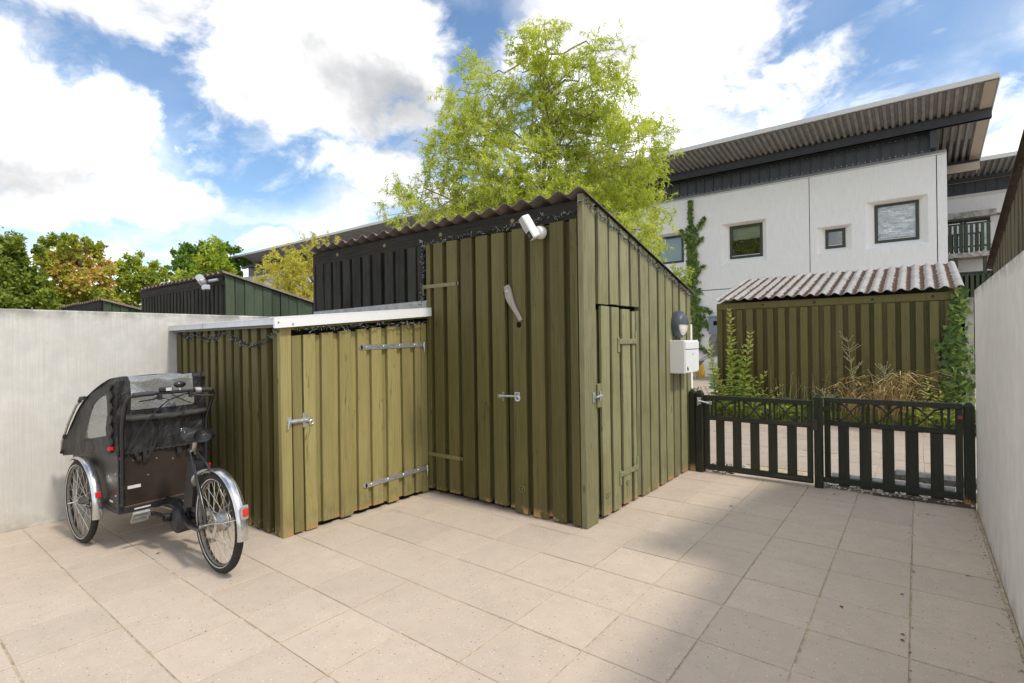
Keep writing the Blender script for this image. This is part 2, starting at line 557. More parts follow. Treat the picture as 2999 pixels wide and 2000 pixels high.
M = {}
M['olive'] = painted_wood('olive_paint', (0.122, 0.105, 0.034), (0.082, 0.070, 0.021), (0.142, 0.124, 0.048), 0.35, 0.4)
M['olive_sun'] = painted_wood('olive_paint_sunlit', (0.300, 0.258, 0.100), (0.225, 0.190, 0.070), (0.330, 0.288, 0.130), 0.75, 0.5)  # same paint as the tall shed, with sunlight lightened into its colour
M['olive_grey'] = painted_wood('olive_paint_weathered_lit', (0.262, 0.250, 0.128), (0.150, 0.142, 0.066), (0.330, 0.318, 0.185), 0.55, 0.6)  # weathered greenish paint, with some sunlit brightness also put into the colour
M['olive_far'] = painted_wood('olive_paint_plain', (0.140, 0.123, 0.042), (0.102, 0.088, 0.028), (0.165, 0.146, 0.055), 0.2, 0.4, tintvar=0.12)
M['black_wood'] = painted_wood('black_stain', (0.030, 0.024, 0.019), (0.013, 0.011, 0.009), (0.050, 0.055, 0.040), 0.15, 0.55, foot=False, rough=0.72)
M['fascia'] = painted_wood('black_fascia', (0.028, 0.024, 0.019), (0.014, 0.012, 0.009), (0.042, 0.037, 0.026), 0.1, 0.5, foot=False, axis=0, rough=0.75)
M['green_wood'] = painted_wood('green_paint', (0.062, 0.083, 0.050), (0.040, 0.056, 0.034), (0.095, 0.118, 0.080), 0.3, 0.5, foot=False)
M['brown_wood'] = painted_wood('brown_olive', (0.120, 0.100, 0.052), (0.075, 0.062, 0.034), (0.15, 0.13, 0.075), 0.4, 0.5, foot=False)
M['gate'] = painted_wood('gate_paint', (0.040, 0.043, 0.030), (0.024, 0.026, 0.018), (0.056, 0.060, 0.044), 0.15, 0.4, foot=False, tintvar=0.1)
M['gate_old'] = painted_wood('gate_paint_faded', (0.060, 0.060, 0.036), (0.036, 0.036, 0.022), (0.08, 0.08, 0.05), 0.3, 0.4, foot=False, axis=0)
M['post'] = painted_wood('post_paint', (0.034, 0.038, 0.026), (0.018, 0.020, 0.014), (0.046, 0.050, 0.036), 0.15, 0.4, foot=True, tintvar=0.1)
M['far_gap_shade'] = painted_wood('olive_paint_gap_shade', (0.095, 0.082, 0.028), (0.068, 0.057, 0.019), (0.11, 0.095, 0.038), 0.2, 0.4)  # under boards of the far shed, gap shade darkened into the colour
M['dark'] = plain('dark_void', (0.012, 0.011, 0.009), 0.9, 0, 0.1)
M['inner'] = painted_wood('inner_boards_shade', (0.044, 0.037, 0.018), (0.025, 0.021, 0.010), (0.056, 0.048, 0.024), 0.2, 0.4)  # older, darker paint with the shade of the gaps put into the colour
M['inner_front_shade'] = painted_wood('inner_boards_front_shade', (0.078, 0.067, 0.025), (0.054, 0.045, 0.016), (0.092, 0.080, 0.032), 0.2, 0.4)  # lighter version for the front wall, milder gap shade in the colour
M['driftwood'] = painted_wood('driftwood', (0.42, 0.38, 0.33), (0.26, 0.23, 0.19), (0.5, 0.46, 0.4), 0.1, 0.5, foot=False)
M['conc_l'] = concrete('concrete_wall_old', (0.67, 0.65, 0.605), (0.54, 0.505, 0.44), 0.60, 1.735, 0.85, 120.0, 1.2)
M['conc_r'] = concrete('concrete_wall_grey', (0.80, 0.765, 0.73), (0.67, 0.62, 0.575), 0.5, 1.80, 0.85, 110.0)
M['facade'] = concrete('facade_concrete', (0.80, 0.80, 0.79), (0.72, 0.70, 0.66), 0.36, None, 0.85, 30.0, 0.35)
M['reveal'] = concrete('reveal_concrete', (0.85, 0.84, 0.82), (0.78, 0.76, 0.73), 0.12, None, 0.85, 30.0, 0.3)
M['slab'] = paving('paving_slab', (0.540, 0.450, 0.362), (0.480, 0.398, 0.318))
M['slab2'] = paving('street_slab', (0.42, 0.35, 0.285), (0.35, 0.29, 0.235), 0.7)
M['eternit'] = corrugated('corrugated_brown', (0.225, 0.185, 0.155), (0.15, 0.12, 0.10))
M['eternit_moss'] = corrugated('corrugated_mossy', (0.40, 0.385, 0.37), (0.28, 0.265, 0.255), (0.062, 0.030, 0.014), phase=-1.80)
M['eternit_dark'] = corrugated('corrugated_dark', (0.13, 0.105, 0.085), (0.07, 0.058, 0.048))
M['felt'] = plain('roofing_felt', (0.20, 0.205, 0.20), 0.95, 0, 0.2, 0.55, 140.0, 0.5)
M['alu'] = plain('aluminium_flashing', (0.62, 0.62, 0.62), 0.42, 0.35, 0.5, 0.10, 9.0)
M['zinc'] = plain('galvanised_steel', (0.55, 0.56, 0.57), 0.38, 0.75, 0.5, 0.2, 45.0)
M['olive_metal'] = plain('olive_painted_metal', (0.17, 0.155, 0.065), 0.45, 0.0, 0.5, 0.2, 30.0)
M['grey_olive_metal'] = plain('pale_olive_painted_metal', (0.235, 0.235, 0.13), 0.5, 0.0, 0.4, 0.2, 30.0)
M['brass'] = plain('tarnished_brass', (0.22, 0.17, 0.075), 0.5, 0.6)
M['chrome'] = plain('polished_aluminium', (0.60, 0.60, 0.60), 0.2, 0.95, 0.5, 0.08, 30.0)
M['dull_alu'] = plain('dull_aluminium', (0.48, 0.47, 0.44), 0.42, 0.85, 0.5, 0.25, 40.0)
M['rim'] = plain('worn_rim', (0.23, 0.215, 0.19), 0.45, 0.8, 0.5, 0.3, 40.0)
M['steel'] = plain('spoke_steel', (0.62, 0.60, 0.55), 0.3, 0.8)
M['black_paint'] = plain('black_gloss_paint', (0.014, 0.014, 0.015), 0.22, 0.0, 0.6)
M['black_matt'] = plain('black_plastic', (0.020, 0.020, 0.020), 0.5)
M['rubber'] = plain('tyre_rubber', (0.028, 0.027, 0.026), 0.75, 0, 0.3, 0.3, 90.0, 0.3)
M['grip'] = plain('grip_rubber', (0.035, 0.034, 0.034), 0.62)
M['saddle'] = plain('saddle_vinyl', (0.030, 0.031, 0.033), 0.30)
M['white_plastic'] = plain('white_plastic', (0.76, 0.75, 0.73), 0.35, 0, 0.5, 0.03)
M['white_metal'] = plain('white_powder_coat', (0.80, 0.80, 0.79), 0.35, 0, 0.5, 0.02, 8.0)
M['grey_metal'] = plain('slate_grey_paint', (0.060, 0.070, 0.085), 0.4)
M['box_blue'] = plain('blue_grey_paint', (0.20, 0.235, 0.29), 0.5)
M['seam_metal'] = plain('dark_cladding', (0.052, 0.056, 0.066), 0.45, 0.1, 0.5, 0.2, 6.0)
M['soffit'] = plain('steel_soffit', (0.26, 0.255, 0.245), 0.6, 0.1, 0.4, 0.25, 4.0)
M['soffit_edge'] = plain('roof_edge_trim', (0.55, 0.55, 0.53), 0.5, 0.2)
M['soffit_wood'] = plain('buff_soffit', (0.42, 0.36, 0.29), 0.7)
M['win_frame'] = plain('olive_window_frame', (0.045, 0.05, 0.034), 0.5, 0, 0.4, 0.15)
M['red'] = plain('red_reflector', (0.62, 0.022, 0.018), 0.2, 0, 0.7, 0.15, 60.0)
M['amber'] = plain('amber_led', (0.65, 0.38, 0.12), 0.3)
M['yellow'] = plain('yellow_plastic', (0.72, 0.42, 0.02), 0.5)
M['blue'] = plain('blue_plastic', (0.12, 0.32, 0.62), 0.5)
M['leaf_dry'] = plain('dry_leaf', (0.16, 0.07, 0.03), 0.8)
M['leaf_purple'] = plain('purple_petal', (0.16, 0.03, 0.10), 0.7)
M['sticker'] = plain('white_sticker', (0.62, 0.60, 0.57), 0.5)
M['ply_edge'] = plain('plywood_edge', (0.22, 0.09, 0.045), 0.7)
M['box_edge'] = plain('anodised_edge', (0.045, 0.045, 0.050), 0.4, 0.5)
M['screen'] = plain('display_glass', (0.55, 0.60, 0.60), 0.15)
M['cable'] = plain('cable_black', (0.012, 0.012, 0.012), 0.5)
M['lights_cable'] = plain('lights_cable', (0.020, 0.028, 0.024), 0.6)
M['bulb'] = plain('clear_bulb', (0.27, 0.30, 0.32), 0.45, 0, 0.4)
M['soil'] = plain('soil', (0.11, 0.080, 0.055), 0.95, 0, 0.1, 0.5, 14.0, 0.8)
M['sand'] = plain('joint_sand', (0.47, 0.39, 0.27), 0.95, 0, 0.1, 0.35, 22.0, 0.5)
M['ground'] = plain('trodden_ground', (0.34, 0.30, 0.25), 0.95, 0, 0.1, 0.25, 1.2, 0.4)
M['bark'] = plain('bark', (0.13, 0.105, 0.072), 0.9, 0, 0.2, 0.4, 12.0, 0.6)
M['bark_pale'] = plain('willow_bark', (0.24, 0.21, 0.13), 0.9, 0, 0.2, 0.4, 12.0, 0.6)
M['twig'] = plain('twig', (0.20, 0.175, 0.085), 0.8, 0, 0.2, 0.3, 12.0)
M['foil'] = None
M['stem'] = plain('stem_green', (0.12, 0.13, 0.04), 0.7)
M['stem_red'] = plain('stem_reddish', (0.20, 0.08, 0.04), 0.7)
M['straw'] = foliage('dry_grass', [(0.36, 0.25, 0.11), (0.52, 0.39, 0.20), (0.62, 0.50, 0.30)], 0.3)
M['grass'] = foliage('green_grass', [(0.10, 0.16, 0.03), (0.20, 0.24, 0.05), (0.34, 0.32, 0.11)], 0.35)
M['willow'] = foliage('willow_leaves', [(0.24, 0.33, 0.050), (0.45, 0.54, 0.090), (0.60, 0.66, 0.15), (0.74, 0.75, 0.24)], 0.5)
M['willow_y'] = foliage('yellow_willow_leaves', [(0.42, 0.41, 0.055), (0.62, 0.58, 0.11), (0.75, 0.70, 0.20)], 0.4)
M['maple_g'] = foliage('green_leaves', [(0.085, 0.13, 0.018), (0.20, 0.27, 0.036), (0.36, 0.42, 0.065)], 0.3)
M['maple_o'] = foliage('turning_leaves', [(0.13, 0.20, 0.024), (0.32, 0.38, 0.050), (0.48, 0.46, 0.080), (0.72, 0.44, 0.16), (0.82, 0.52, 0.30)], 0.3)
M['olive_l'] = foliage('olive_leaves', [(0.15, 0.22, 0.026), (0.34, 0.42, 0.052), (0.52, 0.55, 0.09)], 0.3)
M['oak'] = foliage('oak_leaves', [(0.060, 0.13, 0.022), (0.13, 0.23, 0.034), (0.21, 0.32, 0.05)], 0.3)
M['locust'] = foliage('locust_leaves', [(0.18, 0.28, 0.025), (0.34, 0.44, 0.045), (0.50, 0.54, 0.08)], 0.4)
M['ivy'] = foliage('ivy_leaves', [(0.045, 0.090, 0.014), (0.10, 0.17, 0.026), (0.24, 0.32, 0.065)], 0.25, 0.4)
M['weed'] = foliage('weed_leaves', [(0.085, 0.16, 0.022), (0.20, 0.30, 0.04), (0.36, 0.45, 0.075), (0.50, 0.52, 0.15)], 0.35)
M['vinyl'] = vinyl('clear_vinyl')


def fabric_mat():
    m, g = new_mat('black_canvas')
    co = g.n('ShaderNodeTexCoord').outputs['Object']
    wr = g.noise(g.scalev(co, (5, 7, 4)), 1.0, 4.0, 0.5, 1.2)[0]
    wv = g.noise(co, 400.0, 2.0, 0.5)[0]
    c = g.mix(g.rng(wr, 0.3, 0.7), (0.014, 0.0135, 0.013), (0.025, 0.024, 0.023))
    finish(g, c, 0.42, g.math('ADD', wr, g.math('MULTIPLY', wv, 0.05)), 1.0, 0.05, 0, 0.4)
    return m


def ply_mat():
    m, g = new_mat('film_faced_plywood')
    co = g.n('ShaderNodeTexCoord').outputs['Object']
    n1 = g.noise(co, 6.0, 5.0, 0.6)[0]
    n2 = g.noise(g.scalev(co, (14, 60, 60)), 1.0, 3.0, 0.6)[0]
    sc = g.noise(g.scalev(co, (40, 40, 9)), 1.0, 6.0, 0.7)[0]
    c = g.mix(g.rng(n1, 0.3, 0.7), (0.024, 0.017, 0.012), (0.036, 0.026, 0.019))
    c = g.mix(g.rng(sc, 0.68, 0.74, 0, 0.4), c, (0.12, 0.10, 0.08))
    finish(g, c, g.rng(n1, 0.3, 0.7, 0.30, 0.45), n2, 0.12, 0.002, 0, 0.45)
    return m


def foil_mat():
    m, g = new_mat('crinkled_foil')
    p = g.n('ShaderNodeNewGeometry').outputs['Position']
    n1 = g.noise(g.scalev(p, (2.0, 1, 4.5)), 1.6, 6.0, 0.6, 1.4)[0]
    finish(g, (0.66, 0.72, 0.76), 0.34, n1, 1.0, 0.12, 0.5, 0.5)
    return m


def glass_mat(name, tint=(0.02, 0.025, 0.03), tr=0.75):
    m, g = new_mat(name)
    p = g.n('ShaderNodeNewGeometry').outputs['Position']
    nz = g.noise(p, 0.8, 2.0, 0.5)[0]
    bump = g.n('ShaderNodeBump', {'Height': nz, 'Strength': 0.05, 'Distance': 0.05}).outputs[0]
    fr = g.n('ShaderNodeFresnel', {'IOR': 1.5, 'Normal': bump}).outputs[0]
    gl = g.n('ShaderNodeBsdfGlossy', {'Color': (0.95, 0.97, 1, 1), 'Roughness': 0.02, 'Normal': bump})
    t = g.n('ShaderNodeBsdfTransparent', {'Color': (tr, tr * 1.03, tr, 1)})
    mx = g.n('ShaderNodeMixShader', {0: g.math('ADD', g.math('MULTIPLY', fr, 2.0), 0.06, True), 1: t.outputs[0], 2: gl.outputs[0]})
    g.n('ShaderNodeOutputMaterial', {'Surface': mx.outputs[0]})
    return m


M['fabric'] = fabric_mat()
M['ply'] = ply_mat()
M['foil'] = foil_mat()
M['glass'] = glass_mat('window_glass')
M['blind'] = plain('roller_blind', (0.62, 0.66, 0.60), 0.8, 0, 0.2, 0.04)
M['curtain'] = plain('green_curtain', (0.05, 0.12, 0.06), 0.9, 0, 0.2, 0.3, 12.0)
M['lamp_glass'] = plain('opal_glass', (0.80, 0.76, 0.66), 0.25, 0, 0.5, 0.04)
M['interior'] = plain('dim_interior', (0.05, 0.05, 0.05), 0.9)
M['gravel'] = foliage('gravel_stones', [(0.10, 0.095, 0.09), (0.30, 0.27, 0.23), (0.45, 0.42, 0.38), (0.62, 0.59, 0.55)], 0.0, 0.7)

# ------------------------------------------------------------------ the setting: ground and paving
g_ = struct(MB().add([(-160, -60, -0.09), (90, -60, -0.09), (90, 190, -0.09), (-160, 190, -0.09)], [(0, 1, 2, 3)]).build('ground', M['ground']))
g_['label'] = 'trodden pale ground running on under the houses'

SX, SY = 0.39637, 0.40363          # slab module measured from the joints
bed = struct(MB().box(-4.38, 1.60, -2.1, 4.60, -0.085, -0.0048).build('patio_paving', M['sand']))


def slab_mesh(name, sx, sy, gap, mat):
    b = MB().cbox(gap / 2, sx - gap / 2, gap / 2, sy - gap / 2, -0.05, 0.0, 0.002)
    me = bpy.data.meshes.new(name)
    me.from_pydata(b.v, [], b.f)
    me.materials.append(mat)
    me.update()
    return me


slab_me = slab_mesh('paving_slab', SX, SY, 0.0078, M['slab'])
for u in range(-11, 4):
    for v in range(-4, 11):
        x, y = u * SX, v * SY
        if v == 10 and x > 0.30:
            continue
        if v >= 9 and x > 1.0 and v == 10:
            continue
        o = bpy.data.objects.new('paving_slab', slab_me)
        COL.objects.link(o)
        o.parent = bed
        o.location = (x + random.uniform(-.0012, .0012), y + random.uniform(-.0012, .0012), random.uniform(-0.0016, 0.0012))
        o.rotation_euler = (random.uniform(-.0035, .0035), random.uniform(-.0035, .0035), random.uniform(-.002, .002))

street = struct(MB().box(-9.0, 7.0, 4.604, 8.10, -0.085, -0.006).build('street_paving', M['sand']))
slab_me2 = slab_mesh('street_slab', 0.40, 0.39, 0.008, M['slab2'])
for i in range(-6, 9):
    for j in range(9):
        x = i * 0.40 + 0.07 + (0.20 if False else 0.0)
        o = bpy.data.objects.new('paving_slab', slab_me2)
        COL.objects.link(o)
        o.parent = street
        o.location = (x + random.uniform(-.003, .003), 4.61 + j * 0.39, random.uniform(-0.003, 0.002))
        o.rotation_euler = (random.uniform(-.005, .005), random.uniform(-.005, .005), random.uniform(-.004, .004))
soil = struct(MB().grid(lambda a, b: (-3.4 + 8 * a, 8.11 + 3.3 * b, 0.0 + 0.035 * math.sin(9 * a * 3) * math.sin(5 * b) - 0.02 * (b < .01)), 40, 10).build('planting_bed', M['soil'], smooth='all'))
court = struct(MB().box(-30, 30, 11.42, 60, -0.085, -0.035).build('courtyard', M['slab2']))


def scatter_stones(name, rects, n, smin, smax, parent=None):
    ico = np.array([(0, 0, 1), (.89, 0, .45), (.28, .85, .45), (-.72, .53, .45), (-.72, -.53, .45), (.28, -.85, .45),
                    (.72, .53, -.45), (-.28, .85, -.45), (-.89, 0, -.45), (-.28, -.85, -.45), (.72, -.53, -.45), (0, 0, -1)])
    tri = np.array([(0, 1, 2), (0, 2, 3), (0, 3, 4), (0, 4, 5), (0, 5, 1), (1, 6, 2), (2, 7, 3), (3, 8, 4), (4, 9, 5), (5, 10, 1),
                    (6, 7, 2), (7, 8, 3), (8, 9, 4), (9, 10, 5), (10, 6, 1), (11, 7, 6), (11, 8, 7), (11, 9, 8), (11, 10, 9), (11, 6, 10)])
    V, F, T = [], [], []
    area = [(r[1] - r[0]) * (r[3] - r[2]) for r in rects]
    for r, a in zip(rects, area):
        for _ in range(int(n * a / sum(area))):
            s = rng.uniform(smin, smax) * np.array([1, rng.uniform(.55, .95), rng.uniform(.35, .6)])
            q = ico * s * rng.uniform(.85, 1.15, (12, 1))
            an = rng.uniform(0, 6.28)
            c, sn = math.cos(an), math.sin(an)
            q = q @ np.array([[c, sn, 0], [-sn, c, 0], [0, 0, 1]])
            F.append(tri + 12 * len(V))
            V.append(q + np.array([rng.uniform(r[0], r[1]), rng.uniform(r[2], r[3]), r[4] + rng.uniform(-.004, .012)]))
            T.append(np.full(12, rng.uniform()))
    return fast_mesh(name, np.vstack(V), np.vstack(F), M['gravel'], parent, np.concatenate(T), 'stuff', True)


gr = scatter_stones('gravel', [(0.50, 1.59, 4.03, 4.62, 0.004), (-0.62, -0.30, 4.04, 4.5, 0.004)], 2100, 0.009, 0.021)
gr['label'] = 'loose grey and white pebbles along the foot of the gates'
gr['category'] = 'gravel'
earth = struct(MB().grid(lambda a, b: (0.9 + 0.69 * a, 4.0 + 0.14 * b, 0.003 + 0.02 * math.sin(math.pi * b) * (0.3 + 0.7 * a) + 0.004 * math.sin(23 * a)), 24, 6).build('earth_ridge', M['soil'], smooth='all'))

def litter(name, label, n):
    x = 1.598 - np.abs(rng.normal(0, .035, n))
    y = rng.uniform(.2, 4.05, n)
    gx = rng.uniform(-.3, 1.5, n // 4)
    x = np.concatenate([x, 3 * SX + rng.normal(0, .006, n // 4), gx])
    y = np.concatenate([y, rng.uniform(.6, 4.0, n // 4), 4.03 + rng.normal(0, .025, n // 4)])
    m = len(x)
    P = np.stack([x, y, np.full(m, .003)], 1)
    D = unit(np.stack([rng.normal(0, 1, m), rng.normal(0, 1, m), rng.uniform(0, .25, m)], 1))
    N_ = unit(np.stack([rng.normal(0, .4, m), rng.normal(0, .4, m), np.ones(m)], 1))
    L = rng.uniform(.005, .015, m)
    V, F = leaf_arrays(P, D, N_, L, L * .5, .2)
    o = fast_mesh(name, V, F, M['litter'], None, np.repeat(rng.uniform(0, 1, m), 4), 'stuff')
    o['label'] = label
    o['category'] = 'litter'


M['litter'] = foliage('dry_litter', [(0.05, 0.035, 0.02), (0.12, 0.08, 0.04), (0.22, 0.16, 0.09)], 0.1, 0.9)

# ------------------------------------------------------------------ concrete garden walls
def wall_mesh(x0, x1, y0, y1, h, bow=0.0, mat='conc_l'):
    b = MB()
    c = 0.008
    b.add([(x0, y0, -0.05), (x1, y0, -0.05), (x1, y1, -0.05), (x0, y1, -0.05), (x0, y0, h - c), (x1, y0, h - c), (x1, y1, h - c), (x0, y1, h - c),
           (x0 + c, y0 + c, h), (x1 - c, y0 + c, h), (x1 - c, y1 - c, h), (x0 + c, y1 - c, h)],
          [(0, 1, 5, 4), (1, 2, 6, 5), (2, 3, 7, 6), (3, 0, 4, 7), (4, 5, 9, 8), (5, 6, 10, 9), (6, 7, 11, 10), (7, 4, 8, 11), (8, 9, 10, 11)])
    return b


w = wall_mesh(-4.56, -4.382, -3.2, 4.3, 1.735).build('concrete_wall', M['conc_l'])
tag(w, 'sunlit pale concrete garden wall behind the cargo bike', 'wall')
w = wall_mesh(1.603, 1.685, -0.6, 4.02, 1.80).build('concrete_wall', M['conc_r'])
tag(w, 'grey shaded concrete garden wall right of the gates', 'wall')

# ------------------------------------------------------------------ sheds
class Frame:
    """maps (u along the wall, n outwards, z) to the world"""
    def __init__(s, origin, u, n):
        s.o, s.u, s.nn = np.array(origin, float), np.array(u, float), np.array(n, float)

    def __call__(s, u, n, z):
        p = s.o + s.u * u + s.nn * n
        return (p[0], p[1], p[2] + z)


def board(fr, u0, u1, n0, n1, z0, z1a, z1b=None, wob=0.0025, seg=4):
    """one sawn board: chamfered front edges, slightly uneven sides, top may slope"""
    z1b = z1a if z1b is None else z1b
    c = 0.004
    b = MB()
    rings = []
    ph = random.uniform(0, 6)
    lean = random.uniform(-wob, wob)
    zb = z0 + random.uniform(-0.006, 0.006)
    for i in range(seg + 1):
        t = i / seg
        a = wob * math.sin(ph + 3.1 * t) + lean * t
        e = wob * math.sin(ph * 1.7 + 2.3 * t) + lean * t
        za = zb + (z1a - zb) * t
        zc = zb + (z1b - zb) * t
        bow = 0.0015 * math.sin(ph + 5 * t)
        rings.append([fr(u0 + a, n0, za), fr(u0 + a, n1 - c + bow, za), fr(u0 + c + a, n1 + bow, za),
                      fr(u1 - c + e, n1 + bow, zc), fr(u1 + e, n1 - c + bow, zc), fr(u1 + e, n0, zc)])
    vs = [p for r in rings for p in r]
    fs = []
    for i in range(seg):
        for k in range(6):
            fs.append((i * 6 + k, i * 6 + (k + 1) % 6, (i + 1) * 6 + (k + 1) % 6, (i + 1) * 6 + k))
    fs.append(tuple(range(6)))
    fs.append(tuple(seg * 6 + k for k in range(6))[::-1])
    return b.add(vs, fs)


def cladding(parent, fr, spans, z0, top, mat, n0=0.012, n1=0.050, inner=True, u_lo=None, u_hi=None, inner_mat=None, name='board', zin=None):
    """top boards at the given spans, under boards behind each gap; top: function u -> z"""
    for (a, b) in spans:
        board(fr, a, b, n0, n1, z0, top(a), top(b)).build(name, mat, parent)
    if inner:
        edges = [u_lo] + [e for s in spans for e in s] + [u_hi]
        for i in range(0, len(edges), 2):
            a, b = edges[i], edges[i + 1]
            if a is None or b is None or b - a < 0.006:
                continue
            board(fr, a - 0.02, b + 0.02, 0.0, n0 - 0.001, z0 + 0.012, top(a - .02) - .004, top(b + .02) - .004, 0.0).build(name, inner_mat or mat, parent)


def corrugated_sheet(x0, x1, y0, z0, y1, z1, phase, pitch=0.177, amp=0.0235, thick=0.007, nper=10, lift=0.0):
    """waves across x, running from (y0, z0) to (y1, z1)"""
    n = max(4, int((x1 - x0) / pitch * nper))
    sl = math.hypot(y1 - y0, z1 - z0)
    ny, nz = -(z1 - z0) / sl, (y1 - y0) / sl
    if nz < 0:
        ny, nz = -ny, -nz
    b = MB()
    vs = []
    for k in (0, 1):
        for e in (0, 1):
            y, z = ((y0, z0), (y1, z1))[e]
            for i in range(n + 1):
                x = x0 + (x1 - x0) * i / n
                h = amp * math.cos(2 * math.pi * (x - phase) / pitch) + lift + (thick if k else 0)
                vs.append((x, y + ny * h, z + nz * h))
    w = n + 1
    fs = []
    for i in range(n):
        for k in (0, 1):
            q = (2 * k * w + i, 2 * k * w + i + 1, (2 * k + 1) * w + i + 1, (2 * k + 1) * w + i)
            fs.append(q if k else q[::-1])
        for e in (0, 1):
            q = (e * w + i, e * w + i + 1, (2 + e) * w + i + 1, (2 + e) * w + i)
            fs.append(q)
    for i in (0, n):
        fs.append((i, w + i, 3 * w + i, 2 * w + i))
    return b.add(vs, fs)


def roof_sheets(parent, x0, x1, y0, z0, y1, z1, phase, mat, count=4, pitch=0.177):
    step = (x1 - x0) / count
    for i in range(count):
        a = x0 + step * i
        b = a + step + (0.09 if i < count - 1 else 0)
        corrugated_sheet(a, b, y0 - random.uniform(0, .012), z0, y1 + random.uniform(0, .01), z1, phase, pitch, lift=0.0085 * (i % 2)).build('roof_sheet', mat, parent, smooth=True)


def bolt_heads(name, pts, axis, r, mat, parent):
    for p in pts:
        MB().disc(p, axis, r, 0.006, 10, r * 0.7).build(name, mat, parent, smooth=True)


# ---- the main shed (high part)
SH = thing('garden_shed', 'tall olive green board shed with corrugated roof at the centre of the yard', 'shed', (-2.6, 2.9, 0))
F_front = Frame((0, 1.80, 0), (1, 0, 0), (0, -1, 0))      # shaded wall facing the camera's left
F_side = Frame((-0.79, 0, 0), (0, 1, 0), (1, 0, 0))       # lit wall facing the right wall
roofz = lambda y: 2.530 - 0.2574 * (y - 1.77)
# carcass
fw = MB().hexa([(-4.43, 1.803, 0.02), (-0.80, 1.803, 0.02), (-0.80, 4.03, 0.02), (-4.43, 4.03, 0.02),
                (-4.43, 1.803, 2.46), (-0.80, 1.803, 2.46), (-0.80, 4.03, roofz(4.03) - .05), (-4.43, 4.03, roofz(4.03) - .05)]).build('wall', M['dark'], SH)
MB().box(-4.38, -0.80, 1.84, 4.00, -0.04, 0.018).build('plinth', M['dark'], SH)
# fascia under the eave
board(Frame((0, 1.80, 0), (1, 0, 0), (0, -1, 0)), -4.43, -0.796, 0.0, 0.0225, 2.355, 2.492, seg=6).build('fascia', M['fascia'], SH)
bolt_heads('bolt', [(x, 1.774, 2.43) for x in (-3.93, -3.10, -2.28, -1.43)], (0, -1, 0), 0.022, M['brass'], SH)
# dark upper boards over the low roof
dk = [(-4.386, -4.343), (-4.322, -4.175), (-4.155, -4.023), (-3.983, -3.847), (-3.799, -3.667), (-3.621, -3.477),
      (-3.441, -3.319), (-3.268, -3.134), (-3.069, -2.941), (-2.901, -2.771), (-2.718, -2.600), (-2.575, -2.50)]
cladding(fw, F_front, dk, 1.74, lambda u: 2.352, M['black_wood'], u_lo=-4.42, u_hi=-2.485, inner_mat=M['black_wood'])
# tall door, five and a half boards
DR = MB().box(-2.455, -1.495, 1.795, 1.802, 0.05, 2.34).build('door', M['dark'], SH)
dspans = [(-2.459, -2.407), (-2.355, -2.238), (-2.180, -2.052), (-2.005, -1.867), (-1.823, -1.691), (-1.642, -1.503)]
cladding(DR, F_front, dspans, 0.045, lambda u: 2.343 - 0.012 * (u + 1.5), M['olive'], n0=0.012, n1=0.050, u_lo=None, u_hi=None, inner_mat=M['inner_front_shade'])
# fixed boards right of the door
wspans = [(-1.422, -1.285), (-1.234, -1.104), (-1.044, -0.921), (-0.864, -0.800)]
cladding(fw, F_front, wspans, 0.012, lambda u: 2.350, M['olive'], u_lo=-1.478, u_hi=None, inner_mat=M['inner_front_shade'])


def strap_hinge(fr, u0, u1, z, n, mat, parent, w=0.034, pin='start', bolts=3, dz=0.0, t=0.005, boltmat=None):
    b = MB()
    L = [fr(u0, n, z - w / 2), fr(u1, n, z + dz - w / 2), fr(u1, n + t, z + dz - w / 2), fr(u0, n + t, z - w / 2),
         fr(u0, n, z + w / 2), fr(u1, n, z + dz + w / 2), fr(u1, n + t, z + dz + w / 2), fr(u0, n + t, z + w / 2)]
    b.hexa(L)
    far = u1 if pin == 'start' else u0
    zf = z + (dz if pin == 'start' else 0)
    b.tube([fr(far, n, zf), fr(far, n + t, zf)], w / 2 * 0.985, 12)      # rounded tip
    o = b.build('hinge', mat, parent)
    k = MB()
    up, zp = (u0, z) if pin == 'start' else (u1, z + dz)
    k.tube([fr(up, n + 0.006, zp - 0.035), fr(up, n + 0.006, zp + 0.022)], 0.009, 10)
    k.tube([fr(up, n + 0.006, zp - 0.02), fr(up, n + 0.006, zp - 0.06), fr(up - 0.004, n + 0.004, zp - 0.085)], [0.006, 0.006, 0.002], 8)
    k.build('hinge_pin', boltmat or mat, o, smooth=True)
    for i in range(bolts):
        q = (i + 0.35) / bolts
        uu = u0 + (u1 - u0) * q
        zz = z + dz * q
        MB().tube([fr(uu, n + t, zz), fr(uu, n + t + 0.005, zz)], [0.011, 0.006], 10).build('bolt', boltmat or mat, o, smooth=True)
    return o


strap_hinge(F_front, -2.492, -2.046, 1.955, 0.0485, M['olive_metal'], DR, dz=0.0)
strap_hinge(F_front, -2.480, -2.021, 0.372, 0.0485, M['olive_metal'], DR, dz=0.0)
# barrel bolt
lb = MB()
lb.cbox(-1.592, -1.520, 1.746, 1.751, 0.945, 0.980, 0.002)
lb.cbox(-1.535, -1.515, 1.738, 1.751, 0.925, 1.002, 0.003)
lo = lb.build('latch', M['grey_olive_metal'], DR)
MB().tube([(-1.56, 1.737, 0.967), (-1.385, 1.737, 0.972)], 0.009, 10).tube([(-1.388, 1.735, 0.945), (-1.388, 1.735, 1.0)], 0.007, 8).lathe(
    [(0.020, -.003), (0.026, 0), (0.020, .003), (0.014, 0), (0.020, -.003)], (-1.372, 1.738, 0.955), (0.3, -1, 0), 14).cbox(-1.41, -1.355, 1.747, 1.752, 0.935, 1.005, 0.002).build('bolt', M['zinc'], lo, smooth=True)
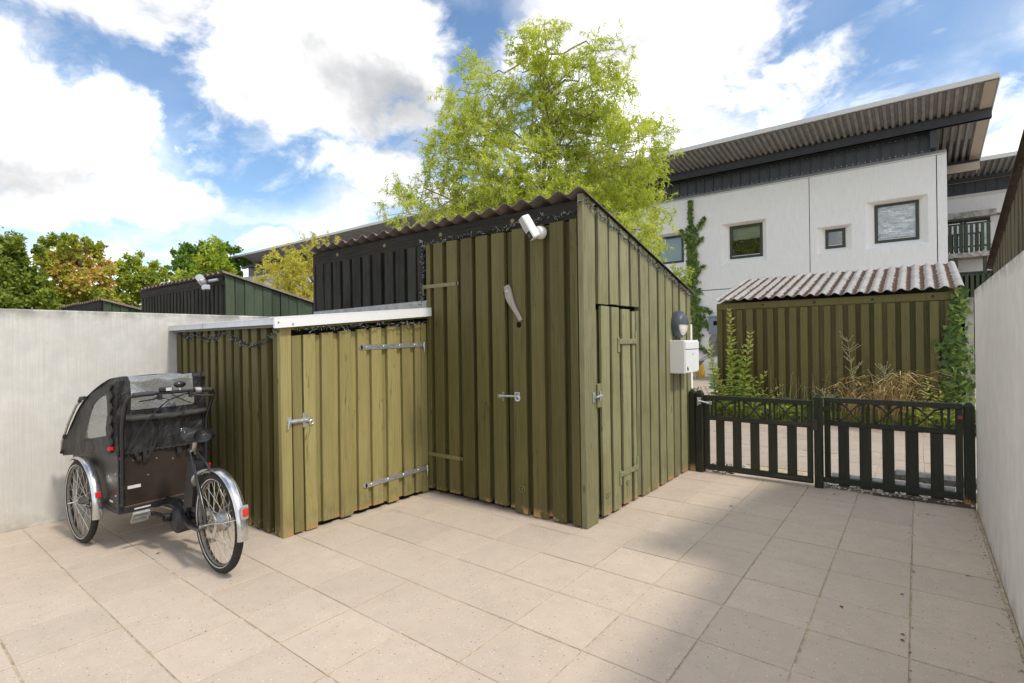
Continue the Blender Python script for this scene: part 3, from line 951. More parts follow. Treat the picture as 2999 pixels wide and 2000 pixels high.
# drift-wood turn handle
hp = [(-1.470, 1.890, .026), (-1.458, 1.85, .034), (-1.447, 1.80, .036), (-1.428, 1.755, .030), (-1.395, 1.70, .022), (-1.362, 1.65, .018), (-1.338, 1.61, .017), (-1.325, 1.592, .012)]
hb = MB()
for i in range(len(hp)):
    x, z, wd = hp[i]
    j = min(i + 1, len(hp) - 1)
    k = max(i - 1, 0)
    tx, tz = hp[j][0] - hp[k][0], hp[j][1] - hp[k][1]
    l = math.hypot(tx, tz)
    nx, nz = -tz / l, tx / l
    for s_, yy in ((-1, 1.747), (-1, 1.733), (-.6, 1.726), (.6, 1.726), (1, 1.733), (1, 1.747)):
        hb.v.append((x + nx * wd * s_, yy, z + nz * wd * s_))
for i in range(len(hp) - 1):
    for k in range(6):
        hb.f.append((i * 6 + k, i * 6 + (k + 1) % 6, (i + 1) * 6 + (k + 1) % 6, (i + 1) * 6 + k))
hb.f += [tuple(range(6)), tuple((len(hp) - 1) * 6 + k for k in range(6))]
th = hb.build('turn_handle', M['driftwood'], DR, smooth=True)
MB().disc((-1.458, 1.724, 1.842), (0, -1, 0), 0.011, 0.006, 12, 0.006).build('screw', M['zinc'], th, smooth=True)
MB().disc((-1.354, 1.750, 1.560), (0, -1, 0), 0.024, 0.006, 18).build('finger_hole', M['dark'], fw)


def vent(c, axis, mat, parent, r=0.030):
    o = MB().lathe([(r, 0), (r, .006), (r * .82, .008), (r * .8, .002)], c, axis, 22).build('vent', mat, parent, smooth=True)
    b = MB().disc(np.array(c) + np.array(axis) * .002, axis, r * .8, .002, 18)
    b.build('vent_hole', M['dark'], o)
    a = np.array(axis, float)
    u = np.array((0, 0, 1.0))
    w_ = np.cross(a, u)
    k = MB()
    for i in range(4):
        t = math.pi * i / 4
        d = (math.cos(t) * u + math.sin(t) * w_) * r * .8
        p = np.array(c) + a * .006
        k.tube([p - d, p + d], .003, 5)
    k.build('vent_grille', mat, o)


vent((-1.340, 1.7490, 0.213), (0, -1, 0), M['olive_metal'], fw)

# right (lit) side
cp = MB()
side_top = lambda y: roofz(y) - 0.002
board(F_side, 1.758, 1.938, 0.0, 0.046, 0.004, roofz(1.758), roofz(1.938)).build('corner_board', M['olive_grey'], fw)
sspans_hi = [(1.983, 2.142), (2.176, 2.327), (2.370, 2.532), (2.577, 2.719)]
sspans = [(2.768, 2.937), (2.965, 3.142), (3.191, 3.333), (3.365, 3.528), (3.561, 3.708), (3.765, 3.926), (3.963, 4.075)]
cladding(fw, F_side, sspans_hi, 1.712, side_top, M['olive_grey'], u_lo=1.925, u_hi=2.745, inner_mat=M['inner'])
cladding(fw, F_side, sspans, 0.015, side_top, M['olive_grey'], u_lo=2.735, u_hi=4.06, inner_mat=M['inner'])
HT = MB().box(-0.797, -0.790, 1.945, 2.735, 0.05, 1.69).build('hatch_door', M['dark'], SH)
hs = [(1.948, 1.985), (2.028, 2.165), (2.206, 2.338), (2.395, 2.548), (2.600, 2.655), (2.665, 2.735)]
for i, (a, b_) in enumerate(hs):
    board(F_side, a, b_, 0.022 if i else 0.004, 0.046 if i else 0.024, 0.02 + 0.01 * (i % 2), (1.66, 1.698, 1.697, 1.688, 1.675, 1.683)[i]).build('board', M['olive_grey'], HT)
for a, b_ in ((1.985, 2.03), (2.16, 2.21), (2.335, 2.398), (2.545, 2.602)):
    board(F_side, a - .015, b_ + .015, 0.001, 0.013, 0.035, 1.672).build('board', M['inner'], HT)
for zc in (1.412, 0.300):
    o = MB().cbox(-0.743, -0.736, 2.300, 2.335, zc - .09, zc + .035, .002).cbox(-0.743, -0.736, 2.640, 2.672, zc - .03, zc + .09, .002).cbox(
        -0.736, -0.731, 2.315, 2.655, zc - .022, zc + .022, .002).build('hinge', M['grey_olive_metal'], HT)
    bolt_heads('hinge_screw', [(-0.729, y, zc) for y in (2.36, 2.47, 2.58, 2.63)], (1, 0, 0), .007, M['grey_olive_metal'], o)
o = MB().cbox(-0.744, -0.728, 1.925, 1.990, 0.90, 1.085, .003).build('latch_block', M['olive_grey'], HT)
MB().tube([(-0.722, 1.885, .985), (-0.722, 1.975, .992)], .009, 10).cbox(-0.744, -0.736, 1.865, 1.90, .945, 1.02, .002).lathe(
    [(0.018, -.003), (0.023, 0), (0.018, .003), (0.012, 0), (0.018, -.003)], (-0.72, 1.965, .99), (1, .3, 0), 14).tube([(-.72, 1.95, .955), (-.72, 1.95, 1.03)], .007, 8).build('latch', M['zinc'], o, smooth=True)
vent((-0.7425, 2.085, 0.189), (1, 0, 0), M['grey_olive_metal'], HT)
vent((-0.7425, 2.460, 0.205), (1, 0, 0), M['grey_olive_metal'], HT, 0.026)
roof_sheets(SH, -4.475, -0.712, 1.735, 2.545, 4.13, 2.545 - 0.2574 * 2.395, -0.77, M['eternit'])

# ---- the low lean-to in front of it
LO = thing('lean_to', 'low olive green lean-to store with white metal eave beside the cargo bike', 'shed', (-3.4, 1.0, 0))
F_lf = Frame((-2.495, 0, 0), (0, 1, 0), (1, 0, 0))        # lit front with the door
F_ls = Frame((0, 0.345, 0), (1, 0, 0), (0, -1, 0))        # shaded side
lz = lambda y: 1.555 + 0.081 * (y - 0.3)
lw = MB().hexa([(-4.379, .348, .0), (-2.498, .348, .0), (-2.498, 1.752, .0), (-4.379, 1.752, .0),
                (-4.379, .348, 1.54), (-2.498, .348, 1.54), (-2.498, 1.752, 1.65), (-4.379, 1.752, 1.65)]).build('wall', M['dark'], LO)
pos = np.linspace(-4.352, -2.585, 13)
sp = [(a, a + 0.092 + random.uniform(-.004, .006)) for a in pos[:-1]]
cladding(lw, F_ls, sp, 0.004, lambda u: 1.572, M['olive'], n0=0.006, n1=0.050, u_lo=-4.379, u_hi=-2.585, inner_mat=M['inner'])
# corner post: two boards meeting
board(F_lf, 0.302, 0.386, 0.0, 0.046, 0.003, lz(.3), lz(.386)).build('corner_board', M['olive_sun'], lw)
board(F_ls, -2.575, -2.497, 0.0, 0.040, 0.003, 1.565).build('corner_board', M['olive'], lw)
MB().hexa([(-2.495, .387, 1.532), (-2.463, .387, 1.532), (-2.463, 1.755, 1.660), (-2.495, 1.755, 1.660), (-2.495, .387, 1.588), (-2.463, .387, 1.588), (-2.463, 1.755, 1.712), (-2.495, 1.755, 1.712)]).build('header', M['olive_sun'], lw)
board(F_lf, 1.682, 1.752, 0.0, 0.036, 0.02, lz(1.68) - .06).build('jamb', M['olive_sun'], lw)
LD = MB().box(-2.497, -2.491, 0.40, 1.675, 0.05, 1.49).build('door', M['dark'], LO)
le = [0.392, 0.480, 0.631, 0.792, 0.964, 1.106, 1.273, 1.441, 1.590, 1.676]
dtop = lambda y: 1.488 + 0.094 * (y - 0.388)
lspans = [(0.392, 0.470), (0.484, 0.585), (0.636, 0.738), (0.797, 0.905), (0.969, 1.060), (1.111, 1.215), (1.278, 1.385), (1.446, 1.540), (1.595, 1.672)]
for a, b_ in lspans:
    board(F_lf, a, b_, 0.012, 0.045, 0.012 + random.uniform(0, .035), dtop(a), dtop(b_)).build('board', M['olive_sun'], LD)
for i in range(len(lspans) - 1):
    board(F_lf, lspans[i][1] - .02, lspans[i + 1][0] + .02, 0.001, 0.011, 0.03, dtop(lspans[i][1]) - .01).build('board', M['olive_sun'], LD)
strap_hinge(F_lf, 0.997, 1.705, 1.391, 0.0455, M['zinc'], LD, w=0.040, pin='end', bolts=4, dz=0.017)
strap_hinge(F_lf, 1.025, 1.725, 0.226, 0.0455, M['zinc'], LD, w=0.040, pin='end', bolts=4, dz=0.018)
o = MB().cbox(-2.449, -2.443, .345, .375, .82, .885, .002).cbox(-2.449, -2.440, .465, .492, .795, .905, .002).cbox(-2.444, -2.439, .345, .530, .835, .865, .002).build('latch', M['zinc'], LD)
MB().tube([(-2.435, .345, .85), (-2.435, .50, .85)], .009, 10).tube([(-2.437, .345, .80), (-2.43, .350, .845), (-2.432, .36, .875)], .007, 8).lathe(
    [(.016, -.003), (.02, 0), (.016, .003), (.011, 0), (.016, -.003)], (-2.437, .535, .83), (1, 0, 0), 12).build('bolt', M['zinc'], o, smooth=True)
# roof: felt deck, folded aluminium eave
rz = lambda y: 1.600 + 0.087 * (y - 0.25)
MB().hexa([(-4.375, .262, rz(.262) - .05), (-2.42, .262, rz(.262) - .05), (-2.42, 1.772, rz(1.772) - .05), (-4.375, 1.772, rz(1.772) - .05),
           (-4.375, .262, rz(.262)), (-2.42, .262, rz(.262)), (-2.42, 1.772, rz(1.772)), (-4.375, 1.772, rz(1.772))]).build('roof_felt', M['felt'], LO)
ev = MB()
for a, b_, dr in ((0.232, 1.22, 0.0), (1.205, 1.758, 0.003)):   # front eave, two lengths
    for (n0, n1, t0, t1) in ((-2.418 + dr, -2.398 + dr, -.052, .018), (-2.47, -2.398 + dr, .019, .026)):
        ev.hexa([(n0, a, rz(a) + t0), (n1, a, rz(a) + t0 - .004), (n1, b_, rz(b_) + t0 - .004), (n0, b_, rz(b_) + t0),
                 (n0, a, rz(a) + t1), (n1, a, rz(a) + t1 - .002), (n1, b_, rz(b_) + t1 - .002), (n0, b_, rz(b_) + t1)])
ev.build('eave_flashing', M['white_metal'], LO)
e2 = MB()
for a, b_ in ((-4.376, -3.62), (-3.64, -2.43)):
    e2.hexa([(a, .236, 1.570), (b_, .236, 1.570), (b_, .258, 1.570), (a, .258, 1.570), (a, .242, 1.612), (b_, .242, 1.612), (b_, .262, 1.616), (a, .262, 1.616)])
    e2.hexa([(a, .240, 1.6125), (b_, .240, 1.6125), (b_, .30, 1.619), (a, .30, 1.619), (a, .242, 1.617), (b_, .242, 1.617), (b_, .30, 1.624), (a, .30, 1.624)])
e2.build('side_flashing', M['alu'], LO)
bolt_heads('rivet', [(-2.393, .26, 1.585), (-2.393, .37, 1.575)], (1, 0, 0), .006, M['brass'], LO)
MB().hexa([(-4.37, 1.740, 1.735), (-2.45, 1.740, 1.745), (-2.45, 1.757, 1.75), (-4.37, 1.757, 1.74), (-4.37, 1.745, 1.805), (-2.45, 1.745, 1.825), (-2.45, 1.757, 1.825), (-4.37, 1.757, 1.805)]).build('wall_flashing', plain('dull_zinc_flashing', (0.34, 0.335, 0.32), .6, .2, .4, .3, 14.0), LO)


# ---- neighbouring sheds of the same make
def neighbour_shed(x0, x1, y0, y1, zh, label, side, n_front, n_side, roofmat, phase=0.0, name='garden_shed', front=True, sidemat='green_wood', z0=0.0):
    t = thing(name, label, 'shed', ((x0 + x1) / 2, (y0 + y1) / 2, 0))
    k = 0.2574
    rzz = lambda y: zh - k * (y - y0)
    wl = MB().hexa([(x0 + .05, y0 + .02, -.05), (x1 - .05, y0 + .02, -.05), (x1 - .05, y1, -.05), (x0 + .05, y1, -.05), (x0 + .05, y0 + .02, zh - .06), (x1 - .05, y0 + .02, zh - .06),
                    (x1 - .05, y1, rzz(y1) - .05), (x0 + .05, y1, rzz(y1) - .05)]).build('wall', M['dark'], t)
    if front:
        fr = Frame((0, y0 + .018, 0), (1, 0, 0), (0, -1, 0))
        st = (x1 - x0 - .08) / n_front
        for i in range(n_front):
            a = x0 + .05 + i * st
            board(fr, a, a + st * .68, .02, .042, 1.2 + z0, zh - .16).build('board', M['black_wood'], wl)
            board(fr, a + st * .62, a + st * 1.06, .0, .019, 1.2 + z0, zh - .165).build('board', M['black_wood'], wl)
        board(Frame((0, y0 + .018, 0), (1, 0, 0), (0, -1, 0)), x0 + .02, x1 - .05, .0, .044, zh - .155, zh - .035).build('fascia', M['fascia'], t)
        bolt_heads('bolt', [(x0 + (x1 - x0) * q, y0 - .03, zh - .09) for q in (.2, .42, .64, .86)], (0, -1, 0), .02, M['black_matt'], t)
    for sd in side:
        fx = x1 - .048 if sd > 0 else x0 + .048
        fr = Frame((fx, 0, 0), (0, 1, 0), (sd, 0, 0))
        st = (y1 - y0) / n_side
        for i in range(n_side):
            a = y0 + i * st
            if sidemat == 'green_wood':
                board(fr, a + .004, a + st * .98, .0 if i % 2 else .012, .026 if i % 2 else .038, 1.0, rzz(a) - .012, rzz(a + st) - .012).build('board', M[sidemat], wl)
            else:
                board(fr, a, a + st * .64, .02, .042, 1.2, rzz(a) - .012, rzz(a + st * .64) - .012).build('board', M[sidemat], wl)
                board(fr, a + st * .58, a + st * 1.06, .0, .019, 1.2, rzz(a + st * .58) - .02, rzz(a + st) - .02).build('board', M[sidemat], wl)
    roof_sheets(t, x0 - .03, x1 + .035, y0 - .045, zh + .015, y1 + .10, rzz(y1 + .10) + .003, phase, M[roofmat])
    return t


neighbour_shed(-10.25, -6.775, 1.80, 4.05, 2.475, 'black and green shed with corrugated roof just beyond the pale wall', (1,), 24, 16, 'eternit', -6.8)
neighbour_shed(-16.15, -12.55, 1.80, 4.05, 2.43, 'farthest small green shed peeping over the pale wall', (1,), 20, 15, 'eternit', -12.6)
neighbour_shed(1.715, 5.35, 1.83, 4.10, 2.56, "brown board shed rising behind the right hand wall", (-1,), 12, 15, 'eternit_dark', 1.70, sidemat='brown_wood')

# ---- shed across the lane, low eave towards the yard
SB = thing('garden_shed', 'wide olive shed with mossy grey corrugated roof across the lane', 'shed', (0, 9.7, 0))
F_b = Frame((0, 8.62, 0), (1, 0, 0), (0, -1, 0))
bw = MB().hexa([(-1.79, 8.625, -.05), (1.74, 8.625, -.05), (1.74, 10.85, -.05), (-1.79, 10.85, -.05), (-1.79, 8.625, 2.06), (1.74, 8.625, 2.06), (1.74, 10.85, 2.60), (-1.79, 10.85, 2.60)]).build('wall', M['olive_far'], SB)
nb = 20
st = 3.52 / nb
for i in range(nb):
    a = -1.785 + st * i
    board(F_b, a, a + st * .60 + random.uniform(-.008, .008), .012, .050, .02, 1.955 + random.uniform(-.006, .006)).build('board', M['olive_far'], bw)
    board(F_b, a + st * .55, a + st * 1.05, .001, .011, .02, 1.96).build('board', M['far_gap_shade'], bw)
board(F_b, -1.79, 1.75, .0, .030, 1.965, 2.085, seg=2).build('fascia', M['olive_far'], SB)
bolt_heads('bolt', [(x, 8.586, 2.025) for x in (-.98, -.16, .66, 1.42)], (0, -1, 0), .022, M['black_matt'], SB)
roof_sheets(SB, -1.83, 1.785, 8.50, 2.135, 10.95, 2.135 + 0.2574 * 2.45, -1.80, M['eternit_moss'])

w = wall_mesh(1.80, 1.90, 8.75, 11.2, 1.99).build('concrete_wall', M['conc_l'])
tag(w, 'end of a pale concrete wall behind the ivy across the lane', 'wall')
w = wall_mesh(-4.6, -3.95, 13.4, 13.55, 1.85).build('concrete_wall', M['facade'])
tag(w, 'stub of white concrete wall just left of the ivy on the house', 'wall')

# ------------------------------------------------------------------ the long house behind
FY = 19.0
BL = thing('row_house', 'long white concrete row house with dark metal band and overhanging roof', 'building', (-10, 22, 0))


def window_set(parent, x0, x1, z0, z1, ox0, ox1, oz0, oz1, fy, inside='dim', depth=0.30):
    """splayed concrete reveal, frame, panes"""
    r = MB()
    o = [(ox0, fy, oz0), (ox1, fy, oz0), (ox1, fy, oz1), (ox0, fy, oz1)]
    i = [(x0, fy + depth, z0), (x1, fy + depth, z0), (x1, fy + depth, z1), (x0, fy + depth, z1)]
    r.add(o + i, [(0, 1, 5, 4), (1, 2, 6, 5), (2, 3, 7, 6), (3, 0, 4, 7)])
    wd = r.build('window', M['reveal'], parent)
    y = fy + depth - 0.03
    b = MB()
    t = 0.085
    b.box(x0, x1, y, y + .08, z0, z0 + t)
    b.box(x0, x1, y, y + .08, z1 - t, z1)
    b.box(x0, x0 + t, y, y + .08, z0 + t, z1 - t)
    b.box(x1 - t, x1, y, y + .08, z0 + t, z1 - t)
    b.box(x0 + t, x1 - t, y + .012, y + .05, z0 + t, z0 + t + .035)
    b.build('window_frame', M['win_frame'], wd)
    MB().box(x0 + t, x1 - t, y - .012, y + .004, z0 + t + .002, z0 + t + .022).build('sill_trim', M['alu'], wd)
    MB().box(x0 + .22 * (x1 - x0), x1 - .22 * (x1 - x0), y - .006, y - .001, z1 - .055, z1 - .035).build('air_vent', M['black_matt'], wd)
    pm = M['foil'] if inside == 'foil' else M['glass']
    MB().add([(x0 + t, y + .03, z0 + t), (x1 - t, y + .03, z0 + t), (x1 - t, y + .03, z1 - t), (x0 + t, y + .03, z1 - t)], [(0, 1, 2, 3)]).build('pane', pm, wd)
    if inside in ('blind', 'half'):
        zb = z0 + t if inside == 'blind' else z1 - t - .36 * (z1 - z0)
        MB().box(x0 + t, x1 - t, y + .10, y + .11, zb, z1 - t).build('roller_blind', M['blind'], wd)
    return wd


wins = [(-7.32, -6.20, 4.54, 5.65, -7.56, -6.02, 4.33, 5.72, 'blind'), (-4.41, -3.26, 4.46, 5.70, -4.66, -3.07, 4.25, 5.77, 'half'),
        (-1.25, -.673, 4.475, 5.125, -1.485, -.465, 4.275, 5.19, 'dim'), (.155, 1.302, 4.485, 5.735, -.075, 1.53, 4.285, 5.815, 'foil')]
for k in range(6):
    xo = -12.1 - 6.9 * k
    wins.append((xo, xo + 1.15, 4.46, 5.70, xo - .25, xo + 1.40, 4.25, 5.77, 'half'))
    wins.append((xo + 2.2, xo + 2.78, 4.475, 5.125, xo + 1.96, xo + 2.99, 4.275, 5.19, 'dim'))


def facade_panel(x0, x1, z0, z1, holes):
    xs = sorted({x0, x1, *[h[4] for h in holes], *[h[5] for h in holes]})
    zs = sorted({z0, z1, *[h[6] for h in holes], *[h[7] for h in holes]})
    b = MB()
    for i in range(len(xs) - 1):
        for j in range(len(zs) - 1):
            cx, cz = (xs[i] + xs[i + 1]) / 2, (zs[j] + zs[j + 1]) / 2
            if any(h[4] < cx < h[5] and h[6] < cz < h[7] for h in holes):
                continue
            b.add([(xs[i], FY, zs[j]), (xs[i + 1], FY, zs[j]), (xs[i + 1], FY, zs[j + 1]), (xs[i], FY, zs[j + 1])], [(0, 1, 2, 3)])
    for (a, c, e, f) in ((x0, x0, z0, z1), (x1, x1, z0, z1)):
        b.add([(a, FY, e), (a, FY + .12, e), (a, FY + .12, f), (a, FY, f)], [(0, 1, 2, 3)])
    b.add([(x0, FY, z1), (x1, FY, z1), (x1, FY + .12, z1), (x0, FY + .12, z1)], [(0, 1, 2, 3)])
    b.add([(x0, FY, z0), (x1, FY, z0), (x1, FY + .12, z0), (x0, FY + .12, z0)], [(0, 1, 2, 3)])
    return b


core = MB()
core.box(-46, 1.90, FY + .9, FY + 6, -.05, 7.0).box(-46, 1.94, FY + .121, FY + .9, -.05, .5).box(-46, 1.94, FY + .121, FY + .899, 6.2, 6.99).build('core', M['interior'], BL)
edges = [1.985, 1.742, -1.690, -8.60, -15.5, -22.4, -29.3, -36.2, -43.1]
for i in range(len(edges) - 1):
    x1, x0 = edges[i] - (.012 if i else 0), edges[i + 1] + .012
    hs_ = [h for h in wins if x0 < h[4] and h[5] < x1]
    facade_panel(x0, x1, 3.325, 6.955, hs_).build('panel', M['facade'], BL)
    facade_panel(x0, x1, -.05, 3.295, []).build('panel', M['facade'], BL)
    MB().box(x0 - .03, x1 + .03, FY + .121, FY + .14, -.05, 3.3).build('joint_backing', M['black_matt'], BL)
    if i:
        MB().box(x0 - .03, x0 + .02, FY + .06, FY + .118, 3.3, 6.95).build('joint_seal', M['black_matt'], BL)
MB().box(1.955, 1.985, FY + .125, FY + 4.5, -.05, 6.955).build('end_panel', M['facade'], BL)
for h in wins:
    window_set(BL, *h[:4], *h[4:8], FY, h[8])
# sloping parapet cap
for i in range(7):
    a, b_ = 1.99 - 6.6 * i, 1.99 - 6.6 * (i + 1) + .006
    MB().hexa([(b_, FY - .02, 6.962), (a, FY - .02, 6.962), (a, FY + .34, 6.962), (b_, FY + .34, 6.962), (b_, FY - .02, 7.0), (a, FY - .02, 7.0), (a, FY + .34, 7.19), (b_, FY + .34, 7.19)]).build('parapet_cap', M['soffit_edge'], BL)
# dark standing seam band
bd = MB().box(-43, 1.70, FY + .36, FY + .42, 7.0, 7.90).build('metal_band', M['seam_metal'], BL)
for i in range(120):
    x = 1.66 - .335 * i
    MB().cbox(x - .018, x + .018, FY + .315, FY + .359, 7.19, 7.83, .004).build('seam', M['seam_metal'], bd)
bs = MB()
for i in range(60):
    x = 1.66 - .335 * i
    for z in (7.24, 7.74):
        bs.disc((x - .075, FY + .356, z), (0, -1, 0), .013, .006, 6)
        bs.disc((x - .26, FY + .356, z), (0, -1, 0), .013, .006, 6)
bs.build('screws', M['zinc'], bd, kind='stuff')
# steel edge beams and the trapezoid soffit
MB().box(-43, 3.0, FY - .16, FY - .02, 7.742, 8.02).box(-43, 3.0, FY - .20, FY + .02, 8.0, 8.02).box(-43, 3.0, FY - .20, FY + .02, 7.742, 7.76).build('edge_beam', M['seam_metal'], BL)
MB().box(1.60, 1.74, FY - .02, FY + .38, 7.2, 7.742).build('beam_post', M['seam_metal'], BL)


def soffit(x0, x1, y0, z0, y1, z1, pitch=0.185, amp=.075):
    b = MB()
    xs = []
    n = int((x1 - x0) / pitch)
    for i in range(n):
        a = x0 + i * pitch
        xs += [(a, 0), (a + pitch * .42, 0), (a + pitch * .54, amp), (a + pitch * .88, amp)]
    xs.append((x1, 0))
    for (y, z) in ((y0, z0), (y1, z1)):
        b.v += [(x, y, z + h) for x, h in xs]
    m = len(xs)
    b.f += [(i, i + 1, m + i + 1, m + i) for i in range(m - 1)]
    return b


sy = lambda y: 8.205 - (y - 17.16) * .110
soffit(-43, 2.72, 17.20, sy(17.20), 18.86, sy(18.86)).build('soffit', M['soffit'], BL)
soffit(-43, 2.72, 18.87, sy(18.87), 23.0, sy(23.0)).build('soffit', M['soffit'], BL)
MB().hexa([(2.725, 17.2, sy(17.2) - .012), (2.99, 17.2, sy(17.2) - .012), (2.99, 23.0, sy(23) - .012), (2.725, 23.0, sy(23) - .012),
           (2.725, 17.2, sy(17.2)), (2.99, 17.2, sy(17.2)), (2.99, 23.0, sy(23)), (2.725, 23.0, sy(23))]).build('soffit_margin', M['soffit_wood'], BL)
MB().hexa([(-43, 17.17, 8.285), (3.0, 17.17, 8.285), (3.0, 24.2, sy(24.2) + .07), (-43, 24.2, sy(24.2) + .07), (-43, 17.17, 8.335), (3.0, 17.17, 8.335), (3.0, 24.2, sy(24.2) + .13), (-43, 24.2, sy(24.2) + .13)]).build('roof', M['seam_metal'], BL)
for i in range(12):
    a_ = 3.02 - 3.9 * i
    MB().cbox(a_ - 3.895, a_, 17.10, 17.165, 8.205, 8.345, .004).build('roof_trim', M['soffit_edge'], BL)
MB().hexa([(3.002, 17.17, 8.20), (3.03, 17.17, 8.20), (3.03, 24.2, sy(24.2)), (3.002, 24.2, sy(24.2)), (3.002, 17.17, 8.345), (3.03, 17.17, 8.345), (3.03, 24.2, sy(24.2) + .14), (3.002, 24.2, sy(24.2) + .14)]).build('gable_trim', M['soffit_edge'], BL)
MB().box(1.99, 3.0, 22.75, 22.95, 7.34, 7.60).box(1.99, 2.93, 22.4, 22.7, 7.18, 7.335).build('rear_beam', M['seam_metal'], BL)
MB().box(1.99, 2.97, 22.2, 22.39, 7.12, 7.36).build('rear_beam_board', M['soffit_wood'], BL)

# the second row, farther back on the right
B2 = thing('row_house', 'farther white row house with green slatted balconies, seen past the gable', 'building', (6, 30, 0))
Y2 = 27.0
f2 = MB()
for (x0, x1, z0, z1) in ((-4, 1.9, -.05, 7.12), (4.02, 16, -.05, 7.12), (1.9, 4.02, 6.35, 7.12), (1.9, 4.02, 4.05, 4.55)):
    f2.box(x0, x1, Y2, Y2 + .2, z0, z1)
f2.build('wall', M['facade'], B2)
MB().box(-4, 16, Y2 + 1.3, Y2 + 1.5, -.05, 7.0).build('recess_wall', M['reveal'], B2)
MB().box(1.9, 3.78, Y2 - .22, Y2 - .002, 6.26, 6.50).build('lintel', M['conc_l'], B2)
MB().box(-4, 16, Y2 - .02, Y2 + .3, 7.122, 7.25).build('parapet_cap', M['soffit_edge'], B2)
b2 = MB().box(-4, 16, Y2 + .2, Y2 + .3, 7.25, 7.80).build('metal_band', M['seam_metal'], B2)
for i in range(24):
    x = -.5 + .335 * i
    MB().cbox(x - .014, x + .014, Y2 + .17, Y2 + .199, 7.26, 7.78, .004).build('seam', M['seam_metal'], b2)
MB().box(-4, 16, Y2 - .1, Y2 + .05, 7.79, 7.98).build('edge_beam', M['seam_metal'], B2)
soffit(-4, 16, Y2 - 2.1, 8.02, Y2 - .05, 7.92).build('soffit', M['soffit'], B2)
MB().hexa([(-4, Y2 - 2.1, 8.10), (16.2, Y2 - 2.1, 8.10), (16.2, Y2 + 4, 7.8), (-4, Y2 + 4, 7.8), (-4, Y2 - 2.1, 8.15), (16.2, Y2 - 2.1, 8.15), (16.2, Y2 + 4, 7.9), (-4, Y2 + 4, 7.9)]).build('roof', M['seam_metal'], B2)
MB().cbox(-4, 16.2, Y2 - 2.18, Y2 - 2.105, 8.0, 8.15, .004).build('roof_trim', M['soffit_edge'], B2)
dw = MB()
for x0, x1 in ((1.95, 2.78), (2.80, 3.62)):
    for q in ((x0, x0 + .09, 4.4, 6.25), (x1 - .09, x1, 4.4, 6.25), (x0 + .09, x1 - .09, 6.16, 6.25), (x0 + .09, x1 - .09, 4.4, 4.5)):
        dw.box(q[0], q[1], Y2 + .30, Y2 + .38, q[2], q[3])
bd2 = dw.build('balcony_door', M['win_frame'], B2)
MB().box(2.0, 3.6, Y2 + .345, Y2 + .35, 4.45, 6.2).build('pane', M['glass'], bd2)
MB().box(1.95, 2.8, Y2 + .5, Y2 + .52, 4.45, 6.2).build('curtain', M['curtain'], bd2)
MB().box(3.63, 4.02, Y2 + .21, Y2 + .30, 4.4, 6.3).build('door_reveal', M['reveal'], B2)
MB().box(1.92, 3.75, Y2 - 1.0, Y2 - .002, 4.55, 4.74).build('balcony_slab', M['conc_l'], B2)
for (zt, zb) in ((5.90, 4.78), (3.86, 2.74)):
    bl = MB().box(1.9, 3.55, Y2 - 1.02, Y2 - .98, zt - .06, zt).box(1.9, 3.55, Y2 - 1.0, Y2 - .97, zb + .15, zb + .22).build('balcony_rail', M['green_wood'], B2)
    for i in range(10):
        x = 1.93 + .164 * i
        MB().cbox(x, x + .105, Y2 - 1.045, Y2 - 1.022, zb, zt - .01, .004).build('slat', M['green_wood'], bl)
for q in ((2.42, 2.55), (3.30, 3.42)):
    MB().box(q[0], q[1], Y2 - .95, Y2 - .85, .0, 4.6).build('balcony_post', M['win_frame'], B2)
MB().box(1.9, 2.6, Y2 + .38, Y2 + .42, 2.4, 3.95).build('lower_pane', M['glass'], B2)
MB().box(2.62, 4.0, Y2 + .6, Y2 + .7, 0, 3.95).build('lower_opening', M['dark'], B2)

# ------------------------------------------------------------------ gates and posts
def gate_post(x0, x1, y0, y1, h, label, rough=True):
    c = .022
    b = MB()
    b.cbox(x0, x1, y0, y1, -.03, h - c, .008)
    b.add([(x0 + .008, y0 + .008, h - c), (x1 - .008, y0 + .008, h - c), (x1 - .008, y1 - .008, h - c), (x0 + .008, y1 - .008, h - c),
           (x0 + c, y0 + c, h), (x1 - c, y0 + c, h), (x1 - c, y1 - c, h), (x0 + c, y1 - c, h)], [(0, 1, 5, 4), (1, 2, 6, 5), (2, 3, 7, 6), (3, 0, 4, 7), (4, 5, 6, 7)])
    return tag(b.build('gate_post', M['post']), label, 'post')


gate_post(-0.735, -0.672, 3.960, 4.035, .880, 'dark post standing hard against the corner of the tall shed')
gate_post(-0.664, -0.588, 3.955, 4.035, .872, 'dark post holding the latch of the left gate')
gate_post(0.446, 0.516, 3.975, 4.050, .882, 'dark post between the left and right gates')
gate_post(1.527, 1.599, 4.055, 4.140, .862, 'dark post against the grey wall right of the gates')


